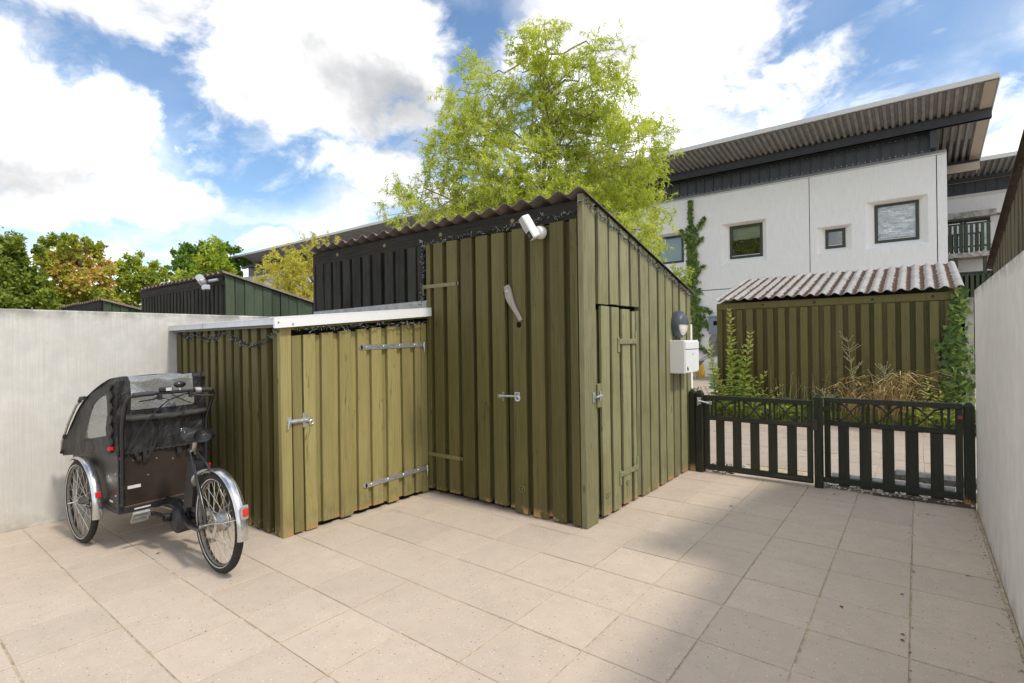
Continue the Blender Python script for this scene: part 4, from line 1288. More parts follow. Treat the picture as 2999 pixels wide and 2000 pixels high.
def gate_leaf(label, x0, x1, y, z0, z1, slats, slope=0.0, metal_bar=False):
    t = thing('gate', label, 'gate', ((x0 + x1) / 2, y, 0))
    d = .042
    B = lambda a, b, n, f, c, e: MB().cbox(a, b, y + n, y + f, c, e, .004)
    st = .048
    B(x0, x1, 0, d, z1 - .046, z1).build('top_rail', M['gate'], t)
    zm = z1 - .215
    B(x0 + st, x1 - st, .002, d - .002, zm - .048, zm).build('middle_rail', M['gate'], t)
    B(x0, x1, 0, d, z0, z0 + .058).build('bottom_rail', M['gate'], t)
    for a in (x0, x1 - st):
        B(a, a + st, .001, d - .001, z0 + .058, z1 - .046).build('stile', M['gate'], t)
    for a, b in slats:
        B(a, b, .012, .032, z0 - (.02 if metal_bar else -.03), zm - .04).build('slat', M['gate'], t)
    # frieze: three crossed bows between slim bars
    L = x1 - x0 - 2 * st
    za, zb = zm, z1 - .046
    for q in (.030, .075, .285, .330, .380, .598, .645, .690, .905, .955):
        xx = x0 + st + L * q
        B(xx - .009, xx + .009, .010, .032, za, zb).build('frieze_bar', M['gate'], t)
    for qa, qb in ((.075, .285), (.380, .598), (.690, .905)):
        xa, xb = x0 + st + L * qa + .009, x0 + st + L * qb - .009
        for s in (1, -1):
            fb = MB()
            n = 14
            vs = []
            for i in range(n + 1):
                q = i / n
                zc = za + .010 + (zb - za - .020) * (.5 + s * .5 * math.cos(math.pi * q))
                for (nn, dz) in ((.012, -.009), (.029, -.009), (.029, .009), (.012, .009)):
                    vs.append((xa + (xb - xa) * q, y + nn + (.0015 if s > 0 else 0), zc + dz))
            fs = [(i * 4 + k2, i * 4 + (k2 + 1) % 4, (i + 1) * 4 + (k2 + 1) % 4, (i + 1) * 4 + k2) for i in range(n) for k2 in range(4)]
            fb.add(vs, fs).build('frieze_bow', M['gate'], t)
    return t


GL = gate_leaf('left low dark green gate, closed, next to the tall shed', -.583, .432, 4.000, .030, .822,
               [(-.467, -.382), (-.298, -.214), (-.128, -.042), (.040, .123), (.210, .295)])
MB().cbox(.085, .425, 3.990, 3.9985, .575, .610, .002).build('hinge_strap', M['gate_old'], GL)
MB().cbox(.428, .476, 3.962, 3.974, .545, .645, .003).build('hinge_plate', M['gate_old'], GL)
MB().cbox(.085, .425, 3.990, 3.9985, .050, .078, .002).build('hinge_strap', M['gate_old'], GL)
MB().cbox(-.640, -.600, 3.944, 3.953, .725, .80, .002).tube([(-.62, 3.938, .765), (-.53, 3.985, .742)], .009, 8).tube([(-.632, 3.94, .80), (-.62, 3.935, .755), (-.632, 3.938, .715)], .008, 8).cbox(
    -.56, -.50, 3.988, 3.9985, .727, .760, .002).build('latch', M['zinc'], GL, smooth=True)
GR = gate_leaf('right low dark green gate beside the grey wall, pebbles under it', .522, 1.522, 4.055, .045, .852,
               [(.632, .719), (.798, .890), (.970, 1.058), (1.136, 1.229), (1.308, 1.396)], metal_bar=True)
for z in (.745, .075):
    MB().cbox(.512, .566, 4.042, 4.053, z - .022, z + .022, .003).build('hinge_plate', M['gate_old'], GR)
MB().cbox(1.49, 1.524, 4.046, 4.053, .725, .755, .002).build('worn_catch', M['ply_edge'], GR)
MB().cbox(.575, 1.470, 4.105, 4.115, .070, .135, .002).build('ground_strip', M['zinc'], GR)
o = MB()
n = 10
prof = [(.0, .0), (.0, .055), (.03, .088), (.075, .092), (.085, .06), (.085, .0)]
kb = MB()
for i, x in enumerate((1.02, 1.05, 1.72)):
    sc = .55 if i == 0 else 1
    kb.v += [(x, 4.74 + a + .04 * (1 - sc) / .45 * 0, b * sc) for a, b in prof]
for i in range(2):
    for k in range(5):
        kb.f.append((i * 6 + k, i * 6 + k + 1, (i + 1) * 6 + k + 1, (i + 1) * 6 + k))
kb.f += [tuple(range(6)), tuple(12 + k for k in range(6))]
tag(kb.build('kerb_stone', plain('weathered_kerb', (0.17, 0.175, 0.165), .9, 0, .2, .4, 30.0, .3)), 'grey concrete kerb stone lying on the pebbles behind the right gate', 'kerb stone')

# ------------------------------------------------------------------ fittings on the sheds
# bulkhead lamp
LP = thing('wall_lamp', 'round slate grey bulkhead lamp with half hood above the mailbox', 'lamp', (-0.745, 3.63, 1.575))
c = np.array((-0.745, 3.63, 1.575))
ax = (1, 0, 0)
MB().lathe([(0.0, 0), (.125, 0), (.140, .012), (.142, .05), (.132, .075), (.112, .08)], c, ax, 40).build('base', M['grey_metal'], LP, smooth=True)
gl = MB().lathe([(.116, .070)] + [(.116 * math.cos(t), .070 + .045 * math.sin(t)) for t in np.linspace(0, math.pi / 2, 8)[1:]], c, ax, 40).build('glass', M['lamp_glass'], LP, smooth='all')
MB().lathe([(.124, .070)] + [(.122 * math.cos(t), .072 + .052 * math.sin(t)) for t in np.linspace(0, math.pi / 2, 8)], c, ax, 28, (-math.pi / 2, math.pi / 2)).build('hood', M['grey_metal'], LP, smooth='all')
rim = MB()
for s in (-1, 1):
    rim.disc(c + np.array((.083, 0, s * .128)), ax, .007, .006, 10)
rim.build('screw', M['zinc'], LP)

MBX = thing('mailbox', 'white steel mailbox with slot and lock on the side of the shed', 'mailbox', (-0.66, 3.66, 1.08))
MB().cbox(-.742, -.592, 3.450, 3.862, 1.082, 1.413, .004).build('body', M['white_metal'], MBX)
dr = MB().cbox(-.5915, -.584, 3.458, 3.856, 1.088, 1.318, .002).build('door', M['white_metal'], MBX)
MB().cbox(-.5915, -.582, 3.458, 3.856, 1.324, 1.398, .002).build('slot_flap', M['white_metal'], MBX)
MB().box(-.583, -.5825, 3.47, 3.85, 1.3185, 1.3225).build('slot_gap', M['grey_metal'], MBX)
MB().disc((-.582, 3.665, 1.275), (1, 0, 0), .010, .008, 14).build('lock', M['zinc'], dr, smooth=True)
MB().cbox(-.5835, -.5828, 3.815, 3.845, 1.093, 1.102, .0002).build('maker_plate', M['black_matt'], dr)
hn = MB().tube([(-.581, 3.512, 1.150), (-.580, 3.507, 1.138), (-.580, 3.508, 1.122), (-.580, 3.520, 1.114), (-.580, 3.519, 1.130), (-.580, 3.512, 1.138)], [.003, .005, .009, .006, .006, .003], 6)
hn.build('horn_emblem', M['black_matt'], dr)

SC = thing('security_camera', 'white box shaped security camera under the eave of the tall shed', 'camera', (-1.13, 1.75, 2.29))
c = np.array((-1.125, 1.758, 2.285))
MB().lathe([(0, 0), (.050, 0), (.052, -.0), (.052, .022), (.046, .048), (.036, .060), (0, .062)], c, (0, -1, 0), 28).build('mount', M['white_plastic'], SC, smooth=True)
MB().tube([c + np.array((-.004, -.055, 0)), c + np.array((-.020, -.095, .012))], .024, 16).build('ball_joint', M['white_plastic'], SC, smooth=True)


def campt(p):
    # camera head: local x right, y out (towards viewer), z up; turned and tipped
    q = Matrix.Rotation(R(-26), 3, 'Z') @ (Matrix.Rotation(R(-16), 3, 'Y') @ (Matrix.Rotation(R(24), 3, 'X') @ Vector(p)))
    return np.array(q) + np.array((-1.158, 1.635, 2.312))


MB().cbox(-.036, .036, -.03, .045, -.098, .098, .010).xf(campt).build('head', M['white_plastic'], SC, smooth=True)
fp = MB().cbox(-.030, .030, -.0325, -.0298, -.092, .092, .001).xf(campt).build('front_plate', plain('pale_grey_lens_plate', (0.46, 0.45, 0.43), 0.25), SC)
MB().cbox(-.030, .030, -.0345, -.0326, -.092, -.030, .0008).xf(campt).build('lens_window', M['black_paint'], fp)
MB().cbox(-.014, .016, -.0358, -.0346, -.074, -.050, .0005).xf(campt).build('lens', plain('lens_glass', (.10, .09, .085), .08), fp)

FLD = thing('floodlight', 'grey outdoor floodlight on the shed beyond the pale wall', 'lamp', (-7.05, 1.72, 2.36))
MB().tube([(-6.90, 1.75, 2.395), (-7.08, 1.70, 2.385)], .022, 8).build('bracket', M['zinc'], FLD)
rot = lambda p: np.array(Matrix.Rotation(R(28), 3, 'Y') @ (Matrix.Rotation(R(35), 3, 'X') @ Vector(p))) + np.array((-7.16, 1.62, 2.40))
MB().cbox(-.09, .09, -.04, .05, -.06, .06, .02).xf(rot).build('head', M['zinc'], FLD)
MB().cbox(-.072, .072, -.046, -.041, -.048, .048, .002).xf(rot).build('glass', M['lamp_glass'], FLD)
MB().cbox(-7.06, -6.97, 1.58, 1.68, 2.24, 2.32, .015).build('sensor', M['zinc'], FLD)


# ------------------------------------------------------------------ string lights
def light_string(label, pts, nb, sag=.012, spread=.028, dens=1.0):
    P = [np.array(p, float) for p in pts]
    seg = [np.linalg.norm(P[i + 1] - P[i]) for i in range(len(P) - 1)]
    tot = sum(seg)
    path = []
    m = int(tot / .02)
    for k in range(m + 1):
        d = tot * k / m
        i = 0
        while i < len(seg) - 1 and d > seg[i]:
            d -= seg[i]
            i += 1
        path.append(P[i] + (P[i + 1] - P[i]) * (d / seg[i]))
    path = np.array(path)
    path += rng.normal(0, .006, path.shape) * np.array((1, 1, 1))
    t = thing('string_lights', label, 'string lights', tuple(P[0]))
    MB().tube(path, .0028, 5).build('cable', M['lights_cable'], t)
    MB().tube(path + rng.normal(0, .007, path.shape), .0024, 5).build('cable', M['lights_cable'], t)
    b, h = MB(), MB()
    for _ in range(int(nb * tot)):
        p = path[rng.integers(len(path))] + rng.normal(0, .005, 3)
        d = rng.normal(0, 1, 3)
        d /= np.linalg.norm(d)
        L = rng.uniform(.018, .034)
        (b if rng.uniform() < .65 else h).tube([p, p + d * L], [.0024, .0018], 4)
    b.build('bulbs', M['bulb'], t, kind='stuff')
    h.build('sockets', M['lights_cable'], t, kind='stuff')
    a = MB()
    for _ in range(int(9 * tot)):
        p = path[rng.integers(len(path))] + rng.normal(0, .012, 3)
        a.disc(p, rng.normal(0, 1, 3), .0035, .006, 5)
    a.build('led_tips', M['amber'], t, kind='stuff')
    return t


def sagline(a, b, n, amp, f=3.0):
    a, b = np.array(a, float), np.array(b, float)
    return [tuple(a + (b - a) * i / n + np.array((0, 0, -amp * abs(math.sin(f * math.pi * i / n))))) for i in range(n + 1)]


light_string('fairy lights clipped along the dark fascia of the tall shed', [(-0.76, 1.742, 2.470)] + sagline((-0.80, 1.750, 2.418), (-2.46, 1.750, 2.375), 18, .022, 6), 70)
light_string('fairy lights running down the sloping gable of the tall shed', [(-0.735, 1.77, 2.48)] + sagline((-0.725, 1.84, 2.455), (-0.725, 4.03, 1.905), 24, .014, 9), 130)
light_string('bundle of fairy lights hanging down beside the tall door', sagline((-2.475, 1.742, 2.375), (-2.515, 1.742, 1.72), 14, .0, 1) + [(-2.45, 1.69, 1.70)], 170)
light_string('fairy lights under the white eave of the low lean-to', sagline((-2.405, 1.70, 1.63), (-2.425, .40, 1.545), 18, .02, 5), 80)
light_string('fairy lights draped under the side eave of the low lean-to', sagline((-2.45, .285, 1.525), (-2.75, .285, 1.42), 5, .0) + sagline((-2.85, .285, 1.415), (-3.40, .285, 1.535), 7, .0) + sagline((-3.45, .285, 1.50), (-4.30, .285, 1.545), 10, .03, 2), 110)

# ------------------------------------------------------------------ cargo bike (local frame: x ahead, y to its left, z up)
BK = thing('cargo_bike', 'black three wheeled cargo bike with canopy parked against the pale wall', 'cargo bike', (-2.262, -.222, 0), math.pi)
PIV = np.array((.835, .012, 0.0))
ST = R(3.5)


def S(p):
    """box and front wheels are steered a little to the left"""
    c, s_ = math.cos(ST), math.sin(ST)
    return np.array((PIV[0] + c * p[0] - s_ * p[1], PIV[1] + s_ * p[0] + c * p[1], p[2]))


def bk(mb, name, mat, parent=BK, smooth=False, steer=False):
    if steer:
        mb.xf(S)
    return mb.build(name, mat, parent, smooth, local=True)


def tread_mesh(c, r, w):
    """angled tread blocks standing on the tyre"""
    b = MB()
    n = 64
    for i in range(n):
        for s_ in (-1, 1):
            a0 = 2 * math.pi * (i + (.0 if s_ > 0 else .5)) / n
            a1 = a0 + 2 * math.pi / n * .62
            vs = []
            for (rr, off) in ((r - .002, 0), (r + .0018, 0)):
                for (a, yy, dr) in ((a0, .001 * s_, 0), (a0 + .035, w * .62 * s_, -.006), (a1 + .035, w * .62 * s_, -.006), (a1, .001 * s_, 0)):
                    vs.append((c[0] + (rr + dr) * math.sin(a), c[1] + yy, c[2] + (rr + dr) * math.cos(a)))
            b.hexa(vs)
    return b


def wheel(cx, cy, r, name, steer, hub_r=.022, spokes=28, tyre_w=.024):
    c = (cx, cy, r)
    ax = (0, 1, 0)
    rr = r - tyre_w
    prof = [(rr + tyre_w * math.cos(t), tyre_w * math.sin(t)) for t in np.linspace(0, 2 * math.pi, 17)]
    w = bk(MB().lathe(prof, c, ax, 56), name, M['rubber'], BK, 'all', steer)
    bk(tread_mesh(c, r, tyre_w), 'tread', M['rubber'], w, False, steer)
    for s_ in (-1, 1):
        bk(MB().lathe([(rr - .0135, s_ * .0205), (rr - .0095, s_ * .0235), (rr - .0150, s_ * .0200)], c, ax, 56), 'reflex_strip', M['sticker'], w, 'all', steer)
    ri = rr - .016
    bk(MB().lathe([(ri + .008, -.014), (ri - .004, -.014), (ri - .014, -.006), (ri - .014, .006), (ri - .004, .014), (ri + .008, .014)], c, ax, 56), 'rim', M['rim'], w, 'all', steer)
    bk(MB().disc(c, ax, hub_r, .062, 20).disc((cx, cy - .034, r), ax, hub_r * 1.45, .006, 20).disc((cx, cy + .034, r), ax, hub_r * 1.45, .006, 20).disc(c, ax, .006, .16, 10), 'hub', M['dull_alu'], w, True, steer)
    sp_ = MB()
    for i in range(spokes):
        a = 2 * math.pi * i / spokes
        sd = .033 if i % 2 else -.033
        a2 = a + (.42 if (i // 2) % 2 else -.42)
        sp_.tube([(cx + hub_r * 1.35 * math.sin(a2), cy + sd, r + hub_r * 1.35 * math.cos(a2)), (cx + (ri - .010) * math.sin(a), cy, r + (ri - .010) * math.cos(a))], .0017, 4)
    bk(sp_, 'spokes', M['steel'], w, False, steer)
    return w


def fender(cx, cy, r, a0, a1, mat, w, parent, steer):
    prof = []
    for t in np.linspace(-1, 1, 9):
        prof.append((r + w * .42 * math.sqrt(max(0, 1 - t * t)) - .004, w * t))
    prof2 = [(a - .003, b * .97) for a, b in prof[::-1]]
    return bk(MB().lathe(prof + prof2 + [prof[0]], (cx, cy, parent_r), (0, 1, 0), 36, (a0, a1)), 'mudguard', mat, parent, True, steer)


RW = .310
rw = wheel(0, 0, RW, 'rear_wheel', False, .045, 36, .025)
parent_r = RW
fd = fender(0, 0, RW + .020, R(-98), R(30), M['chrome'], .032, BK, False)
# tail light on the rear mudguard
tl = bk(MB().cbox(-.370, -.352, -.015, .015, .415, .465, .005), 'tail_light', M['red'])
bk(MB().cbox(-.362, -.345, -.022, .022, .398, .482, .006), 'lamp_holder', M['chrome'], tl)
bk(MB().tube([(-.335, 0, .40), (-.20, -.055, .36), (.0, -.07, .315)], .003, 6).tube([(-.335, 0, .40), (-.20, .055, .36), (.0, .07, .315)], .003, 6), 'mudguard_stay', M['steel'], fd)
# brake disc and gear hub
bk(MB().lathe([(.055, .046), (.085, .046), (.085, .049), (.055, .049), (.055, .046)], (0, 0, RW), (0, 1, 0), 36).lathe([(.02, .046), (.03, .046), (.03, .049)], (0, 0, RW), (0, 1, 0), 20), 'brake_disc', M['steel'], rw, True)
bk(MB().lathe([(.0, -.045), (.050, -.045), (.058, -.03), (.060, .01), (.050, .032), (.0, .034)], (0, 0, RW), (0, 1, 0), 28), 'gear_hub', M['dull_alu'], rw, True)
bk(MB().tube([(0, .05, RW), (0, .108, RW)], .009, 10), 'axle', M['chrome'], rw, True)
bk(MB().lathe([(.035, -.050), (.052, -.050), (.052, -.056), (.035, -.056)], (0, 0, RW), (0, 1, 0), 24), 'sprocket', M['dull_alu'], rw, True)
bk(MB().tube([(0, -.054, RW + .052), (.30, -.054, .302)], .005, 6).tube([(0, -.054, RW - .052), (.30, -.054, .205)], .005, 6), 'chain', M['black_matt'])
# frame: stays, seat tube, low main tube
fr_ = MB()
for s_ in (-1, 1):
    fr_.tube([(.005, s_ * .072, RW), (.02, s_ * .070, RW + .06), (.19, s_ * .050, .575), (.335, s_ * .022, .712)], [.011, .011, .012, .012], 10)
    fr_.tube([(.0, s_ * .072, RW), (.10, s_ * .075, .265), (.30, s_ * .055, .245), (.50, s_ * .02, .26)], [.013, .016, .020, .022], 10)
fr_.tube([(.49, 0, .28), (.44, 0, .45), (.365, 0, .72)], [.024, .022, .019], 12)
fr_.tube([(.50, 0, .275), (.66, 0, .305), (.90, 0, .285), (1.15, 0, .27)], [.036, .038, .036, .034], 14)
frame_o = bk(fr_, 'frame', M['black_paint'], BK, True)
bk(MB().tube([(.365, 0, .70), (.330, 0, .795)], .0145, 12).disc((.364, 0, .715), (-.35, 0, .94), .022, .03, 14), 'seat_post', M['dull_alu'], frame_o, True)
# battery between seat tube and wheel, mid motor
bk(MB().hexa([(.30, -.040, .36), (.44, -.040, .33), (.44, .040, .33), (.30, .040, .36), (.255, -.032, .66), (.375, -.032, .66), (.375, .032, .66), (.255, .032, .66)]), 'battery', M['black_matt'], BK, True)
bk(MB().lathe([(0, -.07), (.060, -.07), (.085, -.05), (.088, .045), (.066, .066), (0, .070)], (.545, 0, .225), (0, 1, 0), 28).cbox(.44, .62, -.055, .055, .165, .26, .025), 'motor', M['black_matt'], BK, True)
cr = bk(MB().tube([(.595, .095, .245), (.72, .110, .252), (.765, .120, .25)], [.020, .016, .015], 10).disc((.595, .088, .245), (0, 1, 0), .030, .03, 18), 'crank', M['black_paint'], BK, True)
pd_ = MB()
for xx in (-.042, .042):
    pd_.cbox(xx - .006, xx + .006, .138, .238, -.011, .011, .003)
for yy in (.136, .232):
    pd_.cbox(-.040, .040, yy, yy + .008, -.010, .010, .003)
pd_.tube([(0, .115, 0), (0, .236, 0)], .011, 10)
pd_.xf(lambda p: np.array(Matrix.Rotation(R(52), 3, 'Y') @ Vector(p)) + np.array((.767, 0, .25)))
bk(pd_, 'pedal', M['dull_alu'], cr, True)
bk(MB().tube([(.595, -.095, .245), (.47, -.115, .24), (.425, -.125, .24)], [.018, .014, .013], 8).cbox(.38, .47, -.235, -.14, .215, .265, .006), 'far_pedal', M['black_matt'], BK, True)
# ring lock
bk(MB().lathe([(.048, -.010), (.066, -.010), (.066, .010), (.048, .010), (.048, -.010)], (.225, 0, .555), (.85, 0, .5), 26, (R(-140), R(140))), 'ring_lock', M['dull_alu'], BK, True)
# saddle
sd_ = MB()
nl, na = 14, 12
for i in range(nl + 1):
    t = i / nl
    x = .215 + .310 * t
    hw = .088 * (1 - t) ** .55 * (1.0) + .022 if t < .98 else .012
    hw = (.100 if t < .30 else .100 + (.034 - .100) * ((t - .30) / .70) ** 1.0) * (1 if 0 < i < nl else .55)
    zt = .866 - .010 * math.sin(math.pi * t) + .014 * (1 - t) ** 2
    th_ = .088 - .014 * t
    for k in range(na):
        a = 2 * math.pi * k / na
        yy = hw * math.copysign(abs(math.cos(a)) ** .7, math.cos(a))
        z = zt - th_ / 2 + th_ / 2 * math.copysign(abs(math.sin(a)) ** .8, math.sin(a)) - .012 * (abs(yy) / .09) ** 2 * (1 if math.sin(a) > 0 else -.6)
        sd_.v.append((x, yy, z))
for i in range(nl):
    for k in range(na):
        sd_.f.append((i * na + k, i * na + (k + 1) % na, (i + 1) * na + (k + 1) % na, (i + 1) * na + k))
sd_.f += [tuple(range(na)), tuple(nl * na + k for k in range(na))]
so = bk(sd_, 'saddle', M['saddle'], BK, 'all')
bk(MB().tube([(.23, -.035, .81), (.27, -.03, .795), (.40, -.02, .798), (.46, -.012, .82)], .004, 6).tube([(.23, .035, .81), (.27, .03, .795), (.40, .02, .798), (.46, .012, .82)], .004, 6).cbox(.30, .36, -.03, .03, .785, .806, .004), 'saddle_rail', M['black_matt'], so, True)

# box
HB, Z0, Z1, BLn = .285, .300, .700, .90
bxp = MB()
t = .015
bxp.hexa([(0, -HB, Z0), (t, -HB, Z0), (t, HB, Z0), (0, HB, Z0), (0, -HB, Z1), (t, -HB, Z1), (t, HB, Z1), (0, HB, Z1)])
rear_p = bk(bxp, 'rear_panel', M['ply'], BK, False, True)
for s_ in (-1, 1):
    a, b_ = sorted((s_ * HB, s_ * (HB - t)))
    bk(MB().hexa([(t, a, Z0), (.80, a, Z0), (.80, b_, Z0), (t, b_, Z0), (t, a, Z1), (BLn, a, Z1), (BLn, b_, Z1), (t, b_, Z1)]), 'side_panel', M['ply'], BK, False, True)
bk(MB().hexa([(.80, -HB, Z0), (.815, -HB, Z0), (.815, HB, Z0), (.80, HB, Z0), (BLn, -HB, Z1), (BLn + .015, -HB, Z1), (BLn + .015, HB, Z1), (BLn, HB, Z1)]), 'front_panel', M['ply'], BK, False, True)
bk(MB().box(t, .80, -HB + t, HB - t, Z0 - .012, Z0), 'floor_panel', M['ply'], BK, False, True)
ed = MB()
for s_ in (-1, 1):
    ed.cbox(-.010, .022, *sorted((s_ * (HB - .020), s_ * (HB + .008))), Z0 - .02, Z1, .003)
ed.cbox(-.010, .020, -HB + .021, HB - .021, Z0 - .022, Z0 + .020, .003)
for s_ in (-1, 1):
    ed.cbox(.023, .80, *sorted((s_ * (HB - .012), s_ * (HB + .006))), Z0 - .02, Z0 + .012, .003)
bk(ed, 'edge_profile', M['box_edge'], BK, False, True)
bk(MB().cbox(-.004, -.0005, -HB + .03, HB - .03, Z0 + .021, Z0 + .026, .0005), 'worn_edge', M['ply_edge'], rear_p, False, True)
bk(MB().cbox(-.0022, -.0004, .155, .235, .440, .462, .0003), 'sticker', M['sticker'], rear_p, False, True)
bk(MB().cbox(-.0122, -.0104, .10, .20, Z0 - .008, Z0 + .002, .0003), 'sticker', M['sticker'], rear_p, False, True)
bk(MB().cbox(.10, .16, HB + .0004, HB + .002, .345, .358, .0003), 'sticker', M['sticker'], BK, False, True)
bolts_ = [((-.003, yy, z), (-1, 0, 0)) for (yy, z) in ((.11, .515), (.20, .632), (.055, .622), (-.05, .60), (-.17, .63))]
for z in (.345, .545, .66):
    bolts_ += [((-.012, HB - .006, z), (-1, 0, 0)), ((-.012, -HB + .006, z), (-1, 0, 0))]
bolts_ += [((x, HB + .002, z), (0, 1, 0)) for (x, z) in ((.05, .55), (.17, .52), (.05, .40))]
for p_, a_ in bolts_:
    bk(MB().disc(p_, a_, .0065, .006, 10, .004), 'bolt', M['chrome'], BK, True, True)
# axle under the box
bk(MB().tube([(.54, -.34, .30 - .01), (.54, .34, .30 - .01)], .016, 10).cbox(.34, .42, .26, .345, .275, .300, .003).cbox(.10, .70, -.04, .04, .24, .285, .008), 'front_axle', M['black_matt'], BK, True, True)
bk(MB().tube([(.32, .288, .318), (.32, .345, .318)], .012, 8), 'mudguard_bracket', M['dull_alu'], BK, True, True)

FW = .300
parent_r = FW
for s_ in (1, -1):
    fwh = wheel(.54, s_ * .335, FW, 'front_wheel', True, .022, 28, .022)
    m_ = fender(.54, s_ * .335, FW + .020, R(-104), R(30), M['chrome'], .031, BK, True)
    bk(MB().cbox(.203, .222, s_ * .335 - .016, s_ * .335 + .016, .375, .415, .004), 'reflector', M['red'], m_, False, True)

# canopy: side profile in (ahead, height)
prof_c = [(-.012, .690), (-.004, .95), (.010, 1.165), (.035, 1.212), (.10, 1.205), (.25, 1.165), (.42, 1.108), (.60, 1.035), (.74, .945), (.90, .810), (1.05, .672), (1.075, .625), (1.07, .565)]


def wr(x, y, z, a=.006):
    return 1.7 * a * (math.sin(17 * x + 9 * z + 3 * y) + .7 * math.sin(31 * z - 13 * y + 5 * x) + .5 * math.sin(23 * y + 41 * x))


def canopy_pt(t, y, out=0.0):
    """t along the profile 0..1"""
    q = t * (len(prof_c) - 1)
    i = min(int(q), len(prof_c) - 2)
    f_ = q - i
    x = prof_c[i][0] * (1 - f_) + prof_c[i + 1][0] * f_
    z = prof_c[i][1] * (1 - f_) + prof_c[i + 1][1] * f_
    return x, z


W = HB + .012
# rear panel, lower skirt + frame round the window
def rear(y, z):
    t = (z - .69) / (1.19 - .69)
    x = -.014 + .022 * t - .020 * math.sin(math.pi * min(1, t * 1.1)) * (1 - (y / W) ** 2) + wr(0, y * 1.3, z, .004)
    return (x, y * (1 - .03 * t), z)


def rear_patch(y0, y1, z0, z1, nu, nv):
    return MB().grid(lambda a, b: rear(y0 + (y1 - y0) * a, z0 + (z1 - z0) * b), nu, nv)


canopy = bk(rear_patch(-W, W, .690, .985, 30, 18).grid(lambda a, b: rear(-W + (W - .205) * a * 1.0, .985 + .205 * b), 6, 12).grid(lambda a, b: rear(.215 + (W - .215) * a, .985 + .205 * b), 6, 12), 'canopy', M['fabric'], BK, 'all', True)
bk(rear_patch(-.205, .215, .985, 1.190, 16, 10), 'rear_window', M['vinyl'], canopy, 'all', True)
# rear hem, gathered
bk(MB().tube([rear(-W + 2 * W * i / 60, .690 + .006 * math.sin(i * 1.7)) for i in range(61)], .010, 6), 'hem', M['fabric'], canopy, 'all', True)
# roof and front
def top_strip(ya, yb, nv):
    def fn(a, b):
        x, z = canopy_pt(.185 + .095 * a, 0)
        y = ya + (yb - ya) * b
        return (x + wr(x, y, z, .003), y * (.97 + .03 * a), z + .010 * math.cos(math.pi * y / (2 * W)) + wr(y, a, y, .002))
    return MB().grid(fn, 4, nv)


bk(top_strip(-W, -.205, 6), 'roof_strip', M['fabric'], canopy, 'all', True)
bk(top_strip(.215, W, 6), 'roof_strip', M['fabric'], canopy, 'all', True)
bk(top_strip(-.205, .215, 14), 'roof_window', M['vinyl'], canopy, 'all', True)
fv = MB().grid(lambda a, b: (lambda q: (q[0], (-W + .07) + 2 * (W - .07) * b, q[1] + .004 + .010 * math.cos(math.pi * (b - .5))))(canopy_pt(.28 + .60 * a, 0)), 16, 16)
bk(fv, 'front_window', M['vinyl'], canopy, 'all', True)
for s_ in (-1, 1):
    bk(MB().grid(lambda a, b: (lambda q: (q[0], s_ * (W - .075 * b), q[1] + .012 * b))(canopy_pt(.28 + .72 * a, 0)), 20, 4), 'roof_strip', M['fabric'], canopy, 'all', True)
bk(MB().grid(lambda a, b: (lambda q: (q[0] + .004, (-W + 2 * W * b), q[1]))(canopy_pt(.88 + .12 * a, 0)), 4, 16), 'front_skirt', M['fabric'], canopy, 'all', True)
# sides: ring between outline and window
outer = [(-.012, .690), (-.004, .83), (.004, .98), (.012, 1.165), (.06, 1.209), (.25, 1.165), (.42, 1.108), (.60, 1.035), (.74, .945), (.90, .810), (1.05, .672), (1.07, .565), (.82, .600), (.50, .640), (.22, .668)]
inner = [(.19, .800), (.185, .86), (.18, .95), (.17, 1.05), (.20, 1.085), (.27, 1.070), (.34, 1.045), (.41, 1.010), (.46, .965), (.51, .90), (.56, .80), (.575, .745), (.50, .752), (.40, .768), (.28, .787)]
for s_ in (-1, 1):
    b = MB()
    n = len(outer)
    lv = 5
    for k in range(lv):
        f_ = k / (lv - 1)
        for (o_, i_) in zip(outer, inner):
            x, z = o_[0] + (i_[0] - o_[0]) * f_, o_[1] + (i_[1] - o_[1]) * f_
            b.v.append((x, s_ * (W * (.97 + .0 * f_) + .012 * math.sin(math.pi * f_) * .0 + .03 * W * (z < .75)) + wr(x, s_, z, .0035), z))
    for k in range(lv - 1):
        for i in range(n):
            b.f.append((k * n + i, k * n + (i + 1) % n, (k + 1) * n + (i + 1) % n, (k + 1) * n + i))
    side_o = bk(b, 'side_sheet', M['fabric'], canopy, 'all', True)
    pane = MB()
    pane.v = [(x, s_ * W * .968 + wr(x, s_, z, .002), z) for x, z in inner] + [(.33, s_ * W * .955, .91)]
    pane.f = [(i, (i + 1) % n, n) for i in range(n)]
    bk(pane, 'side_window', M['vinyl'], side_o, 'all', True)
    # piped seam along the rear upright
    bk(MB().tube([(.075 + .012 * math.sin(i * .9), s_ * (W + .002), .70 + .46 * i / 40 ) for i in range(41)], .009, 6), 'gathered_seam', M['fabric'], side_o, 'all', True)
    bk(MB().tube([(1.08, s_ * (W + .004), .60), (1.07, s_ * (W + .004), .675), (.92, s_ * (W + .004), .835), (.74, s_ * (W + .004), .985), (.58, s_ * (W + .004), 1.055)], .009, 8), 'hoop', M['dull_alu'], canopy, 'all', True)
    bk(MB().tube([(.55, s_ * (W + .006), 1.05), (.62, s_ * (W + .010), 1.045), (.66, s_ * (W + .006), 1.02)], .014, 8).tube([(1.0, s_ * (W + .004), .735), (1.02, s_ * (W + .004), .715)], .014, 8).tube(
        [(1.07, s_ * (W + .004), .60), (1.075, s_ * (W + .004), .585)], .014, 8), 'strap', M['black_matt'], canopy, True, True)
